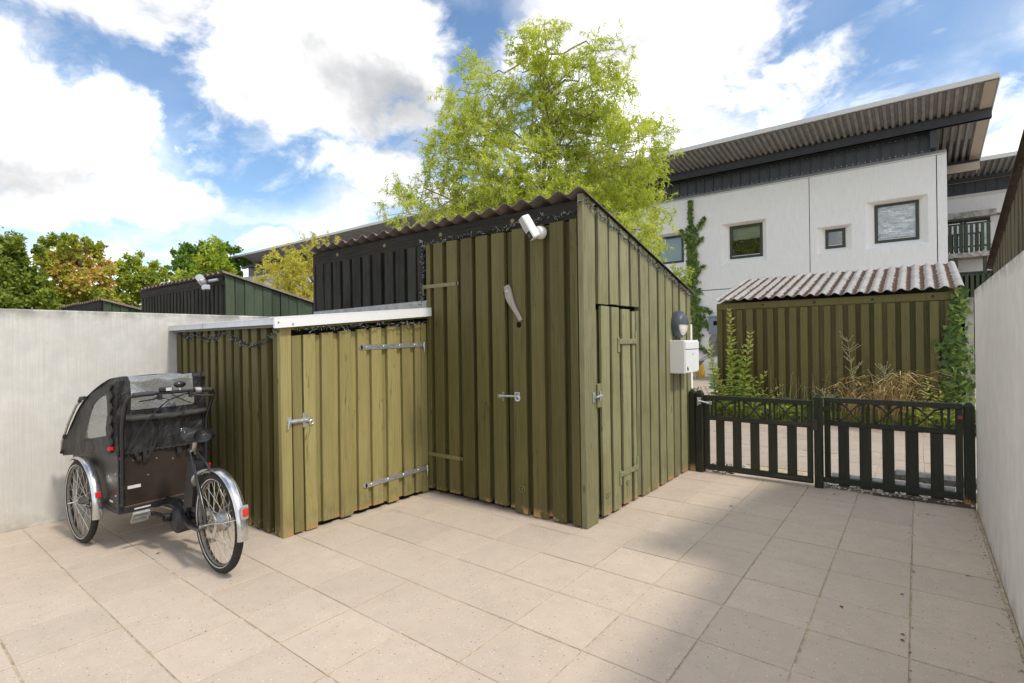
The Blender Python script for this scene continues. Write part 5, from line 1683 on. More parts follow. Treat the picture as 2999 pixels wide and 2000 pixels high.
# rolled flap and belts
bk(MB().tube([(-.045 + .004 * math.sin(i), W - .03 - (2 * W - .06) * i / 20, .938 - .012 * math.sin(math.pi * i / 20) + .003 * math.sin(i * 2.1)) for i in range(21)], .021, 10), 'rolled_flap', plain('grey_webbing', (.060, .058, .052), .7), canopy, 'all', True)
for yy, tw in ((.205, -1), (.135, 0), (.085, 1), (-.075, -.4), (-.19, 1)):
    bt = MB()
    for i in range(5):
        q = i / 4
        y_ = yy + tw * .035 * q
        for dd in (-.013, .013):
            bt.v.append((-.022 - .004 * math.sin(math.pi * q), y_ + dd, .715 - (.075 if tw else .10) * q))
    bt.f = [(2 * i, 2 * i + 1, 2 * i + 3, 2 * i + 2) for i in range(4)]
    so_ = bk(bt, 'belt', M['black_matt'], canopy, True, True)
    if tw:
        bk(MB().cbox(-.030, -.016, yy + tw * .035 - .016, yy + tw * .035 + .016, .628, .655, .004), 'buckle', M['black_matt'], so_, True, True)

# handlebar: two uprights on the rear corners, bent back over the box
hbp = []
for s_ in (1, -1):
    hbp.append([(-.028, s_ * (HB - .012), .335), (-.030, s_ * (HB - .012), .60), (-.032, s_ * (HB - .012), .86), (-.060, s_ * (HB - .010), .93), (-.125, s_ * (HB - .004), 1.045), (-.150, s_ * (HB - .016), 1.085), (-.160, s_ * (HB - .05), 1.098)])
hbo = bk(MB().tube(hbp[0], .0125, 12).tube(hbp[1], .0125, 12).tube([hbp[0][-1], (-.163, .10, 1.100), (-.165, 0, 1.100), (-.163, -.10, 1.100), hbp[1][-1]], .0115, 12), 'handlebar', M['black_paint'], BK, True, True)
for s_ in (1, -1):
    bk(MB().tube([(-.158, s_ * (HB - .035), 1.096), (-.162, s_ * .20, 1.100), (-.163, s_ * .13, 1.101)], [.0175, .0165, .0175], 12), 'grip', M['grip'], hbo, True, True)
    bk(MB().tube([(-.185, s_ * .115, 1.075), (-.215, s_ * .15, 1.065), (-.220, s_ * .24, 1.058)], [.008, .006, .005], 8).cbox(-.195, -.165, s_ * .10 - .012, s_ * .10 + .012, 1.055, 1.095, .004), 'brake_lever', M['black_matt'], hbo, True, True)
dsp = bk(MB().cbox(-.188, -.150, .020, .098, 1.108, 1.140, .008), 'display', M['black_matt'], hbo, True, True)
bk(MB().cbox(-.1895, -.1870, .028, .064, 1.113, 1.135, .0005), 'screen', M['screen'], dsp, False, True)
bl_ = MB()
for i in range(9):
    t = math.pi * i / 8
    for k in range(14):
        a = 2 * math.pi * k / 14
        bl_.v.append((-.150 + .026 * math.sin(t) * math.sin(a), -.040 + .040 * math.cos(t), 1.150 + .024 * math.sin(t) * math.cos(a)))
for i in range(8):
    for k in range(14):
        bl_.f.append((i * 14 + k, i * 14 + (k + 1) % 14, (i + 1) * 14 + (k + 1) % 14, (i + 1) * 14 + k))
bk(bl_, 'bell', M['black_paint'], hbo, 'all', True)
bk(MB().tube([(-.162, -.04, 1.105), (-.152, -.04, 1.13)], .006, 8), 'bell_stem', M['chrome'], hbo, True, True)
bk(MB().tube([(-.160, -.135, 1.10), (-.160, -.175, 1.10)], .022, 12), 'gear_shifter', M['dull_alu'], hbo, True, True)
cb = MB()
for pts in ([(-.17, .03, 1.095), (-.16, -.02, 1.06), (-.12, -.10, 1.02), (-.07, -.21, .97), (-.04, -.25, .90), (-.03, -.255, .75)],
            [(-.17, -.10, 1.09), (-.17, .02, 1.055), (-.13, .10, .98), (-.09, .18, .85), (-.06, .235, .72), (-.045, .25, .62)],
            [(-.17, .09, 1.07), (-.17, .03, 1.05), (-.16, -.06, 1.075), (-.165, -.12, 1.09)],
            [(-.17, -.12, 1.08), (-.15, .0, 1.062), (-.13, .11, .965), (-.085, .19, .84), (-.055, .24, .70)]):
    P = [np.array(p) for p in pts]
    sm = []
    for i in range(len(P) - 1):
        p0, p1, p2, p3 = P[max(i - 1, 0)], P[i], P[i + 1], P[min(i + 2, len(P) - 1)]
        for k in range(6):
            u = k / 6
            sm.append(.5 * ((2 * p1) + (-p0 + p2) * u + (2 * p0 - 5 * p1 + 4 * p2 - p3) * u * u + (-p0 + 3 * p1 - 3 * p2 + p3) * u ** 3))
    sm.append(P[-1])
    cb.tube(sm, .0032, 6)
bk(cb, 'cable', M['cable'], hbo, True, True)
for s_ in (1, -1):
    bk(MB().cbox(.055, .070, s_ * (W + .004) - .012, s_ * (W + .004) + .024, .712, .738, .004), 'reflector', M['red'], canopy, False, True)
bk(MB().cbox(-.012, .0, -HB - .03, -HB - .005, .47, .52, .004), 'reflector', M['red'], BK, False, True)

# ------------------------------------------------------------------ vegetation
def unit(v):
    return v / (np.linalg.norm(v, axis=-1, keepdims=True) + 1e-9)


def leaf_arrays(pos, d, nrm, length, width, curl=.15):
    """folded diamond leaves: pos (n,3) bases, d directions, nrm normals"""
    n = len(pos)
    d = unit(d)
    s = unit(np.cross(d, nrm))
    nn = np.cross(s, d)
    L = length[:, None]
    Wd = width[:, None]
    p0 = pos
    p1 = pos + d * L * .45 + s * Wd * .5 + nn * Wd * curl
    p2 = pos + d * L - nn * L * curl * .5
    p3 = pos + d * L * .45 - s * Wd * .5 + nn * Wd * curl
    V = np.stack([p0, p1, p2, p3], 1).reshape(-1, 3)
    i = np.arange(n)[:, None] * 4
    F = np.concatenate([i + np.array([[0, 1, 2]]), i + np.array([[0, 2, 3]])], 1).reshape(-1, 3)
    return V, F


def branch(b, p0, p1, r0, r1, wig=.12, n=6, sides=6):
    p0, p1 = np.array(p0, float), np.array(p1, float)
    L = np.linalg.norm(p1 - p0)
    pts = [p0 + (p1 - p0) * i / n + (rng.normal(0, wig * L / n * 1.2, 3) if 0 < i < n else 0) for i in range(n + 1)]
    pts = [p + np.array((0, 0, .10 * L * math.sin(math.pi * i / n))) for i, p in enumerate(pts)]
    b.tube(pts, list(np.linspace(r0, r1, n + 1)), sides)
    return pts


def crown_tree(name, label, base, lumps, leaf, width, nleaf, mat, group=None, tint=(0, 1), trunk_r=.16, twigs=0, contorted=False, clumpy=.30, cat='tree', tint_fn=None, bark='bark'):
    """lumps: list of (centre, radius); leaves gather in clumps round the lumps' shells"""
    t = thing(name, label, cat, tuple(base), group=group)
    base = np.array(base, float)
    C_ = np.array([l[0] for l in lumps])
    Rd = np.array([l[1] for l in lumps])
    top = C_[:, 2].max()
    cxy = np.average(C_, axis=0, weights=Rd ** 2)
    tr = MB()
    fork = base + (np.array((cxy[0], cxy[1], base[2])) - base) * .6
    fork[2] = base[2] + (C_[:, 2].min() - base[2]) * .55 + .2
    branch(tr, base, fork, trunk_r, trunk_r * .8, .05)
    spine = [fork]
    hi = C_[np.argmax(C_[:, 2])]
    spine = branch(tr, fork, hi, trunk_r * .7, trunk_r * .08, .10, 9)
    sp = np.array(spine)
    for c, r in lumps:
        k = np.argmin(np.linalg.norm(sp - (c - np.array((0, 0, r * 1.2))), axis=1))
        k = max(0, min(k, len(sp) - 2))
        branch(tr, sp[k], c, trunk_r * .26, trunk_r * .06, .30 if contorted else .18, 7, 5)
    wts = Rd ** 2.3 / (Rd ** 2.3).sum()
    P, T, D = [], [], []
    for (c, r), w_ in zip(lumps, wts):
        n = int(nleaf * w_)
        nc = max(6, int(n / 70))
        dirs = unit(rng.normal(0, 1, (nc, 3)))
        cc = c + dirs * r * (rng.uniform(.25, 1.0, (nc, 1)) ** .55)
        lt = rng.uniform(0, 1, nc)
        idx = rng.integers(0, nc, n)
        if twigs:
            # leaves strung along wandering twigs that start in the clumps
            per = 26
            nt = n // per
            for q in range(nt):
                j = rng.integers(0, nc)
                p = cc[j] + rng.normal(0, r * .10, 3)
                dv = unit(dirs[j] * .7 + rng.normal(0, .55, 3) + np.array((0, 0, .15)))
                L = rng.uniform(.45, .95) * twigs
                m = 9
                pts = [p]
                for s_ in range(m):
                    dv = unit(dv + rng.normal(0, .34, 3) + np.array((0, 0, -.06 * s_ / m)))
                    p = p + dv * L / m
                    pts.append(p)
                pts = np.array(pts)
                if q % 3 == 0:
                    tr.tube(pts[::2], list(np.linspace(.007, .003, len(pts[::2]))), 3, False)
                u = rng.uniform(.1, 1, per) * (m - 1e-3)
                iu = u.astype(int)
                fu = (u - iu)[:, None]
                P.append(pts[iu] * (1 - fu) + pts[iu + 1] * fu)
                dd = pts[iu + 1] - pts[iu]
                D.append(unit(unit(dd) * .6 + rng.normal(0, .6, (per, 3)) + np.array((0, 0, -.45))))
                T.append(np.clip(lt[j] * .45 + rng.uniform(0, .55, per), 0, 1))
        else:
            P.append(cc[idx] + rng.normal(0, r * clumpy * .46, (n, 3)))
            D.append(unit(rng.normal(0, .8, (n, 3)) + dirs[idx] * .5 + np.array((0, 0, -.25))))
            T.append(np.clip(lt[idx] * .55 + rng.uniform(0, .45, n), 0, 1))
    P, D, T = np.vstack(P), np.vstack(D), np.concatenate(T)
    if tint_fn is not None:
        T = np.clip(tint_fn(P, T), 0, 1)
    n = len(P)
    nr = unit(rng.normal(0, .7, (n, 3)) + np.array((0, 0, .8)))
    V, F = leaf_arrays(P, D, nr, rng.uniform(.7, 1.3, n) * leaf, rng.uniform(.75, 1.25, n) * width)
    tr.build('trunk', M[bark], t, True)
    fast_mesh('crown', V, F, mat, t, np.repeat(T, 4))
    return t


def lumps_at(items, dist, jitter=.5, k=1.0):
    """(px, py, radius px) spots of a crown, given real depth and size"""
    out = []
    for it in items:
        px, py, r = it[:3]
        dd = dist + (it[3] if len(it) > 3 else rng.uniform(-jitter, jitter))
        c = at(px, py, dd)
        out.append((c, k * r / 1198.6 * dd * math.cos(math.atan((px - 1175) / 1198.6))))
    return out


# the big contorted willow behind the tall shed
wl_items = [(1250, 66, 30), (1232, 120, 50), (1262, 108, 42), (1215, 190, 62), (1278, 175, 56), (1190, 165, 28), (1225, 260, 74), (1170, 245, 36),
            (1082, 178, 40), (1052, 205, 34), (1105, 228, 48), (1055, 262, 50), (1088, 305, 62), (1135, 330, 60),
            (1372, 128, 40), (1340, 175, 50), (1418, 142, 30), (1395, 210, 58), (1440, 128, 14), (1430, 185, 28), (1330, 245, 62), (1420, 265, 44),
            (1290, 300, 74), (1370, 320, 80), (1450, 330, 56), (1500, 312, 38), (1528, 290, 18), (1505, 372, 40), (1532, 345, 16),
            (1010, 330, 34), (1032, 365, 54), (990, 368, 22), (1000, 405, 30), (1075, 400, 70), (1150, 400, 76), (1230, 395, 84), (1310, 400, 84), (1400, 405, 80), (1470, 430, 56),
            (1100, 470, 66), (1030, 462, 46), (1190, 480, 80), (1290, 480, 84), (1390, 480, 84), (1470, 500, 54), (1512, 478, 26), (1500, 540, 36), (1522, 520, 18), (1440, 560, 60), (1340, 560, 84), (1240, 560, 80), (1140, 545, 66),
            (935, 430, 30), (905, 455, 26), (918, 490, 26), (955, 470, 26), (990, 500, 34), (935, 525, 26), (1050, 520, 46), (890, 495, 12), (1480, 600, 34)]
WB = at(1235, 784, 13.2)
crown_tree('willow_tree', 'big light green contorted willow behind the tall shed', (WB[0], WB[1], -.05), lumps_at(wl_items, 13.0, .9, .86), .115, .023, 112000, M['willow'], trunk_r=.11, twigs=.62, contorted=True, bark='bark_pale')
# yellow willow by the house
yl = [(650, 590, 26), (690, 572, 20), (620, 620, 24), (665, 625, 34), (705, 605, 30), (640, 655, 34), (690, 650, 40), (735, 565, 22), (760, 560, 16), (720, 640, 36), (605, 640, 12), (680, 685, 40), (750, 590, 20)]
YB = at(690, 784, 18.5)
crown_tree('willow_tree', 'small yellowish willow between the two board sheds', (YB[0], YB[1], -.05), lumps_at(yl, 18.5, .4), .10, .026, 15000, M['willow_y'], trunk_r=.10, twigs=.6, contorted=True, bark='twig')
# young locust behind the black shed
ll = [(493, 552, 10), (478, 572, 12), (508, 575, 12), (470, 600, 18), (500, 605, 22), (525, 612, 14), (450, 625, 16), (490, 635, 22), (530, 632, 12), (415, 632, 10)]
LB = at(490, 784, 15.0)
crown_tree('locust_tree', 'young bright green locust sprouting behind the black shed', (LB[0], LB[1], -.05), lumps_at(ll, 15.0, .25), .12, .045, 1900, M['locust'], trunk_r=.035, clumpy=.5)
# trees at the left
t1 = [(20, 580, 34), (60, 590, 30), (-30, 590, 60), (20, 640, 50), (75, 650, 34), (-20, 680, 60), (50, 700, 50), (95, 690, 30), (-80, 640, 80), (5, 560, 18), (35, 555, 14)]
B1 = at(10, 784, 21)
crown_tree('maple_tree', 'dark green tree at the left edge above the pale wall', (B1[0], B1[1], -.05), lumps_at(t1, 21, .7, 1.1), .12, .085, 17000, M['maple_g'], trunk_r=.18, tint=(0, 1))
t2 = [(130, 570, 28), (165, 565, 24), (205, 575, 26), (120, 610, 34), (165, 610, 40), (215, 615, 34), (245, 635, 20), (140, 660, 44), (195, 660, 46), (240, 670, 24), (110, 690, 34), (170, 705, 46), (225, 705, 36), (150, 560, 12), (195, 555, 10)]
B2_ = at(170, 784, 23)
orange = at(215, 635, 23)
crown_tree('maple_tree', 'maple turning orange on one side, above the pale wall', (B2_[0], B2_[1], -.05), lumps_at(t2, 23, .7, 1.05), .12, .09, 19000, M['maple_o'], trunk_r=.17,
           tint_fn=lambda P, T:   .44 * T + .85 * np.exp(-(np.linalg.norm((P - orange) / np.array((1.3, 1.3, .9)), axis=1) / .95) ** 2) * (.4 + .6 * T))
t3 = [(290, 605, 20), (325, 605, 24), (360, 620, 18), (280, 640, 26), (325, 645, 32), (370, 645, 22), (395, 640, 12), (300, 680, 34), (350, 690, 34), (270, 690, 26), (385, 680, 22), (268, 602, 10), (420, 650, 14)]
B3_ = at(325, 784, 25)
crown_tree('maple_tree', 'olive green airy tree right of the orange maple', (B3_[0], B3_[1], -.05), lumps_at(t3, 25, .6, 1.05), .12, .08, 12000, M['olive_l'], trunk_r=.13)
t4 = [(415, 595, 20), (440, 580, 24), (470, 580, 26), (505, 585, 24), (535, 590, 22), (555, 600, 14), (430, 620, 30), (480, 620, 36), (530, 620, 26), (400, 620, 14), (460, 650, 40)]
B4_ = at(480, 784, 46)
crown_tree('oak_tree', 'deep green oak far behind the black shed', (B4_[0], B4_[1], -.05), lumps_at(t4, 46, 1.0, 1.05), .24, .17, 12000, M['oak'], trunk_r=.3)
t5 = [(5, 690, 26), (25, 700, 20), (-20, 700, 30), (20, 665, 8)]
B5_ = at(5, 784, 12)
crown_tree('laurel_shrub', 'glossy green shrub low at the left edge over the wall', (B5_[0], B5_[1], -.05), lumps_at(t5, 12, .2), .11, .035, 900, M['maple_g'], trunk_r=.03, clumpy=.5, cat='shrub')
t6 = [(360, 705, 14), (390, 700, 14), (410, 690, 10), (340, 700, 10), (375, 690, 10)]
B6_ = at(375, 784, 13.5)
crown_tree('shrub', 'fresh green shrub tops between the two far sheds', (B6_[0], B6_[1], -.05), lumps_at(t6, 13.5, .2), .10, .04, 800, M['weed'], trunk_r=.025, clumpy=.5, cat='shrub')
# brownish shrub tip over the low end of the shed roof
t7 = [(1560, 628, 10), (1572, 640, 12), (1550, 620, 8), (1585, 625, 8)]
B7_ = at(1565, 784, 9.5)
crown_tree('shrub', 'sparse shrub tip showing over the low end of the shed roof', (B7_[0], B7_[1], -.05), lumps_at(t7, 9.5, .1), .06, .03, 260, M['locust'], trunk_r=.015, clumpy=.7, cat='shrub')


def ivy(label, paths, y, nrm, leafs, width_fn, leaf=.07, sides=()):
    """leaves pressed on a plane y = const along stems given as (x, z) lists"""
    x0, z0 = paths[0][0]
    t = thing('ivy', label, 'ivy', (x0, y, z0))
    st = MB()
    P, T = [], []
    for pth, n, wd in zip(paths, leafs, width_fn):
        pts = np.array(pth, float)
        seg = np.linalg.norm(np.diff(pts, axis=0), axis=1)
        cum = np.concatenate([[0], np.cumsum(seg)])
        st.tube([(p[0], y - .012, p[1]) for p in pts], .012, 5)
        u = rng.uniform(0, cum[-1], n)
        px = np.interp(u, cum, pts[:, 0])
        pz = np.interp(u, cum, pts[:, 1])
        ww = np.interp(u / cum[-1], np.linspace(0, 1, len(wd)), wd)
        a = rng.normal(0, .62, n).clip(-1.7, 1.7)
        b = rng.normal(0, .4, n)
        P.append(np.stack([px + a * ww, np.full(n, y) - rng.uniform(.01, .05, n) - .10 * ww * (1 - a * a).clip(0, 1), pz + b * ww * .5], 1))
        T.append(rng.uniform(0, 1, n))
    P, T = np.vstack(P), np.concatenate(T)
    n = len(P)
    D = unit(np.stack([rng.normal(0, .7, n), rng.normal(-.25, .15, n), -np.ones(n) + rng.normal(0, .4, n)], 1))
    N_ = unit(np.stack([rng.normal(0, .35, n), -np.ones(n), rng.normal(.45, .3, n)], 1))
    # five pointed outline
    s = unit(np.cross(D, N_))
    L = (rng.uniform(.65, 1.2, n) * leaf)[:, None]
    nn = np.cross(s, D)
    pts5 = [P, P + s * L * .55 - D * L * .05 + nn * L * .10, P + s * L * .30 + D * L * .45, P + D * L - nn * L * .12, P - s * L * .30 + D * L * .45, P - s * L * .55 - D * L * .05 + nn * L * .10]
    V = np.stack(pts5, 1).reshape(-1, 3)
    i = np.arange(n)[:, None] * 6
    F = np.concatenate([i + np.array([q]) for q in ([0, 1, 2], [0, 2, 3], [0, 3, 4], [0, 4, 5])], 1).reshape(-1, 3)
    st.build('stem', M['bark'], t, True)
    fast_mesh('foliage', V, F, M['ivy'], t, np.repeat(T, 6))
    return t


ivy('thick ivy climbing the right end of the shed across the lane', [[(1.70, .15), (1.72, .6), (1.70, 1.0), (1.66, 1.4), (1.72, 1.8), (1.74, 2.12)], [(1.52, .1), (1.60, .5), (1.60, .9)]],
    8.56, None, (460, 100), ([.20, .17, .14, .15, .08, .03], [.12, .10, .06]), .085)
ivy('ivy column climbing the white house beside the shed gable', [[(-5.72, 1.0), (-5.60, 1.6), (-5.62, 2.4), (-5.80, 3.4), (-5.72, 4.2), (-5.80, 5.0), (-5.78, 6.0), (-5.80, 6.9)],
                                                                  [(-5.78, 5.2), (-6.0, 5.5), (-6.2, 5.8)], [(-5.78, 5.3), (-5.5, 5.7), (-5.25, 6.2)], [(-5.78, 5.0), (-5.55, 5.25), (-5.3, 5.4)],
                                                                  [(-5.60, 2.5), (-5.3, 2.65), (-5.05, 2.45)], [(-5.6, 2.0), (-5.3, 2.1), (-5.1, 1.8)], [(-5.6, 1.2), (-5.2, .95), (-4.95, .85)], [(-5.75, 3.8), (-5.5, 4.1), (-5.35, 4.3)]],
    18.97, None, (1000, 40, 50, 36, 40, 36, 36, 36), ([.14, .16, .20, .25, .14, .17, .05, .03], [.12, .06], [.12, .05], [.1, .05], [.14, .06], [.12, .06], [.1, .05], [.12, .06]), .14)


def leafy_plant(name, label, base, stems, leaf, width, step, mat, stem_mat='stem', droop=.2, cat='plant', start=.1):
    """stems: (dx, dy, height, lean) ; opposite leaves up each stem"""
    t = thing(name, label, cat, tuple(base))
    b = MB()
    P, D, N_, Ls, T = [], [], [], [], []
    base = np.array(base, float)
    for (dx, dy, h, ln, la) in stems:
        p = base + np.array((dx, dy, 0))
        pts = []
        for i in range(9):
            q = i / 8
            pts.append(p + np.array((ln * q * q * math.cos(la), ln * q * q * math.sin(la), h * q)) + rng.normal(0, .006, 3) * (i > 0))
        b.tube(pts, list(np.linspace(.009, .003, 9)), 5)
        pts = np.array(pts)
        m = int(h * (1 - start) / step)
        for k in range(m):
            q = start + (1 - start) * k / m
            f_ = q * 8
            i = min(int(f_), 7)
            c = pts[i] + (pts[i + 1] - pts[i]) * (f_ - i)
            a = k * 1.57 + rng.normal(0, .3)
            sz = leaf * (1 - .62 * q) * rng.uniform(.8, 1.15)
            for s_ in (0, math.pi):
                d = np.array((math.cos(a + s_), .55 * math.sin(a + s_), .30 - droop + .6 * q))
                P.append(c)
                D.append(d)
                N_.append(np.array((0, -.75, .75)) + rng.normal(0, .35, 3))
                Ls.append(sz)
                T.append(np.clip(.25 + .6 * q + rng.normal(0, .15), 0, 1))
    P, D, N_, Ls, T = np.array(P), unit(np.array(D)), unit(np.array(N_)), np.array(Ls), np.array(T)
    V, F = leaf_arrays(P, D, N_, Ls, Ls * width, .12)
    b.build('stem', M[stem_mat], t, True)
    fast_mesh('leaves', V, F, mat, t, np.repeat(T, 4))
    return t


PY = 8.33
leafy_plant('tall_shrub', 'tall upright leafy shoots at the left end of the shed across the lane', (-1.42, PY, 0),
            [(0, .05, 1.98, .10, 2.9), (.16, 0, 1.55, .14, .2), (-.32, -.05, 1.38, .10, 3.3), (-.10, .1, 1.25, .2, 1.0), (.05, .1, 1.1, .2, .4), (-.2, 0, .95, .25, 3.0), (.25, .05, .85, .3, .1), (-.05, 0, 1.4, .08, 2.0), (.08, .06, 1.3, .12, 1.2), (-.28, .05, 1.05, .12, 3.0), (.14, .05, .75, .2, .3), (-.15, -.05, .8, .15, 3.4)], .20, .46, .055, M['weed'], 'stem_red', start=.04)
leafy_plant('goldenrod', 'pale goldenrod clump in front of the tall shoots', (-1.50, PY - .12, 0),
            [(0, 0, .98, .10, .3), (.10, 0, .82, .18, .3), (-.12, 0, .75, .15, 2.8), (.22, .03, .62, .25, .1), (-.02, -.05, .65, .1, 4.0), (.32, 0, .5, .2, .3), (-.25, 0, .55, .2, 3.0)], .12, .22, .028, M['weed'], 'stem', .45)
leafy_plant('fern_leaved_weed', 'spreading rowan leaved weed right of the goldenrod', (-1.02, PY - .05, 0),
            [(0, 0, .62, .42, .1), (.05, 0, .5, .45, -.3), (-.1, 0, .55, .3, .5), (.1, .05, .35, .5, .1), (0, .05, .42, .38, 2.6), (.35, 0, .35, .35, .1), (.45, 0, .3, .3, -.4), (.3, 0, .28, .3, 2.8)], .13, .30, .034, M['weed'], 'stem', .2)
leafy_plant('weed', 'dark green leafy weed at the middle of the shed across the lane', (-.30, PY + .02, 0),
            [(0, 0, .50, .2, .2), (-.08, 0, .42, .22, 3.0), (.12, 0, .46, .22, -.2), (.22, 0, .36, .25, .2), (-.2, 0, .33, .22, 2.9), (.05, -.05, .3, .2, 4.2), (.3, 0, .5, .1, .3)], .14, .5, .05, M['ivy'], 'stem', .25)
leafy_plant('weed', 'fresh green shoot right of the dry grass', (1.30, PY - .05, 0),
            [(0, 0, .82, .06, .4), (.08, 0, .62, .14, .3), (-.10, 0, .55, .16, 2.9), (.18, 0, .42, .22, .2), (-.2, 0, .36, .2, 3.0), (-.32, 0, .3, .22, 3.0), (.3, 0, .3, .22, .0)], .15, .38, .055, M['weed'])
leafy_plant('weed', 'bright weeds at the foot of the ivy by the grey wall', (1.92, PY - .2, 0),
            [(0, 0, .62, .12, .4), (.1, 0, .5, .16, .3), (-.14, 0, .46, .16, 2.9), (.2, 0, .38, .2, .2), (-.26, 0, .34, .2, 3.0), (.05, -.1, .4, .2, 5.0), (.35, 0, .5, .2, .1)], .14, .34, .045, M['weed'])
leafy_plant('weed', 'low weed creeping out left of the goldenrod', (-2.05, PY - .1, 0),
            [(0, 0, .40, .35, 2.8), (.1, 0, .45, .2, .3), (-.1, 0, .3, .35, 3.3), (.2, 0, .35, .2, .3), (.05, .1, .5, .2, 2.0)], .12, .30, .036, M['weed'])


def seed_stalk(label, base, h, lean):
    """tall gone-over thistle: stalk, side twigs and seed heads"""
    t = thing('thistle', label, 'plant', tuple(base))
    b, hd = MB(), MB()
    base = np.array(base, float)
    pts = [base + np.array((lean * (i / 8) ** 2 + rng.normal(0, .006), rng.normal(0, .006), h * i / 8)) for i in range(9)]
    b.tube(pts, list(np.linspace(.008, .003, 9)), 5)
    for i in range(40):
        q = rng.uniform(.30, 1.0)
        k = min(int(q * 8), 7)
        c = pts[k] + (pts[k + 1] - pts[k]) * (q * 8 - k)
        a = rng.uniform(0, 6.28)
        L = rng.uniform(.06, .24) * (1.15 - .55 * q)
        e = c + np.array((math.cos(a) * L, math.sin(a) * L, L * rng.uniform(.5, 1.3)))
        m_ = (c + e) / 2 + np.array((0, 0, -.01))
        b.tube([c, m_, e], [.005, .0045, .004], 4)
        hd.disc(e, (math.cos(a), math.sin(a), 1), .004, .012, 6, .007)
    b.build('stalk', M['stalk'], t)
    hd.build('seed_heads', M['straw_plain'], t, kind='stuff')
    return t


M['stalk'] = plain('pale_stalk', (0.30, 0.29, 0.14), 0.8)
M['straw_plain'] = plain('pale_seed_head', (0.48, 0.42, 0.33), 0.9)
seed_stalk('tall gone over thistle standing among the dry grass', (.42, 8.42, 0), 1.36, -.10)
seed_stalk('shorter thistle with seed heads right of the tall one', (.78, 8.40, 0), .98, .06)
seed_stalk('thin seeding weed stalk left of the dry grass', (-.02, 8.25, 0), .52, .05)


def blades(name, label, cat, spots, n, hmin, hmax, bend, mat, w=.006, kind='stuff', heads=False, y=8.3):
    V, F, T = [], [], []
    k = 0
    for (x0, x1, y0, y1, wt, hs) in spots:
        for _ in range(int(n * wt)):
            p = np.array((rng.uniform(x0, x1), rng.uniform(y0, y1), 0.0))
            a = rng.normal(.2, 1.1) if rng.uniform() < .6 else rng.uniform(0, 6.28)
            h = rng.uniform(hmin, hmax) * hs
            bd_ = bend * rng.uniform(.3, 1.3) * h
            m = 6
            ww = w * rng.uniform(.6, 1.2)
            sd = np.array((-math.sin(a), math.cos(a), 0)) * ww
            tt = rng.uniform()
            for i in range(m):
                q = i / (m - 1)
                c = p + np.array((math.cos(a) * bd_ * q ** 1.8, math.sin(a) * bd_ * q ** 1.8, h * math.sin(q * math.pi / 2 * (1.0 + .25 * bend))))
                f_ = (1 - .75 * q) if not (heads and q > .75) else 1.6
                V += [c - sd * f_, c + sd * f_]
                T += [tt, tt]
            F += [(k + 2 * i, k + 2 * i + 1, k + 2 * i + 3, k + 2 * i + 2) for i in range(m - 1)]
            k += 2 * m
    o = fast_mesh(name, np.array(V), np.array(F), mat, None, np.array(T), kind)
    o['label'] = label
    o['category'] = cat
    return o


blades('dry_grass', 'straw coloured dry grass leaning over in front of the shed across the lane', 'grass',
       [(.30, .50, 8.18, 8.40, .22, .80), (.62, .80, 8.2, 8.4, .26, 1.0), (.90, 1.10, 8.2, 8.4, .24, 1.0), (.1, 1.4, 8.14, 8.4, .18, .6), (1.2, 1.6, 8.14, 8.4, .10, .65)], 400, .40, .92, .85, M['straw'], .0042, heads=True)
blades('grass', 'rough green grass along the edge of the planting bed', 'grass', [(-3.3, 3.2, 8.10, 8.30, .7, .7), (-3.3, 3.2, 8.12, 8.5, .3, 1.0)], 4200, .10, .34, .6, M['grass'], .006)
blades('bent_grass', 'thin bent grass stalks against the olive boards', 'grass', [(-1.0, .3, 8.3, 8.5, 1.0, 1.0)], 40, .45, .9, .6, M['straw'], .003)

def ground_cover(name, label, spots, n, mat, leaf=.10, wd=.38):
    P, L, T = [], [], []
    for (x0, x1, y0, y1, h, wt) in spots:
        m = int(n * wt)
        x = rng.uniform(x0, x1, m)
        lump = .55 + .45 * np.sin(x * 5.3 + 1.0) * np.sin(x * 2.1)
        P.append(np.stack([x, rng.uniform(y0, y1, m), h * lump * rng.uniform(.0, 1, m) ** .8 + .01], 1))
        L.append(rng.uniform(.6, 1.25, m) * leaf)
    P, L = np.vstack(P), np.concatenate(L)
    m = len(P)
    D = unit(np.stack([rng.normal(0, 1, m), rng.normal(-.3, .5, m), rng.uniform(-.2, .9, m)], 1))
    N_ = unit(np.array((0, -.7, .8)) + rng.normal(0, .4, (m, 3)))
    V, F = leaf_arrays(P, D, N_, L, L * wd, .12)
    T = np.clip(rng.uniform(0, .75, m) + P[:, 2] * .4, 0, 1)
    o = fast_mesh(name, V, F, mat, None, np.repeat(T, 4), 'stuff')
    o['label'] = label
    o['category'] = 'undergrowth'
    return o


ground_cover('undergrowth', 'mixed low weeds filling the planting bed across the lane', [(-2.3, -.75, 8.14, 8.5, .48, .50), (-.75, .25, 8.14, 8.5, .26, .22), (1.05, 2.3, 8.14, 8.5, .40, .28)], 2600, M['weed'])

litter('leaf_litter', 'crumbs of dead leaves and dirt along the foot of the grey wall', 210)

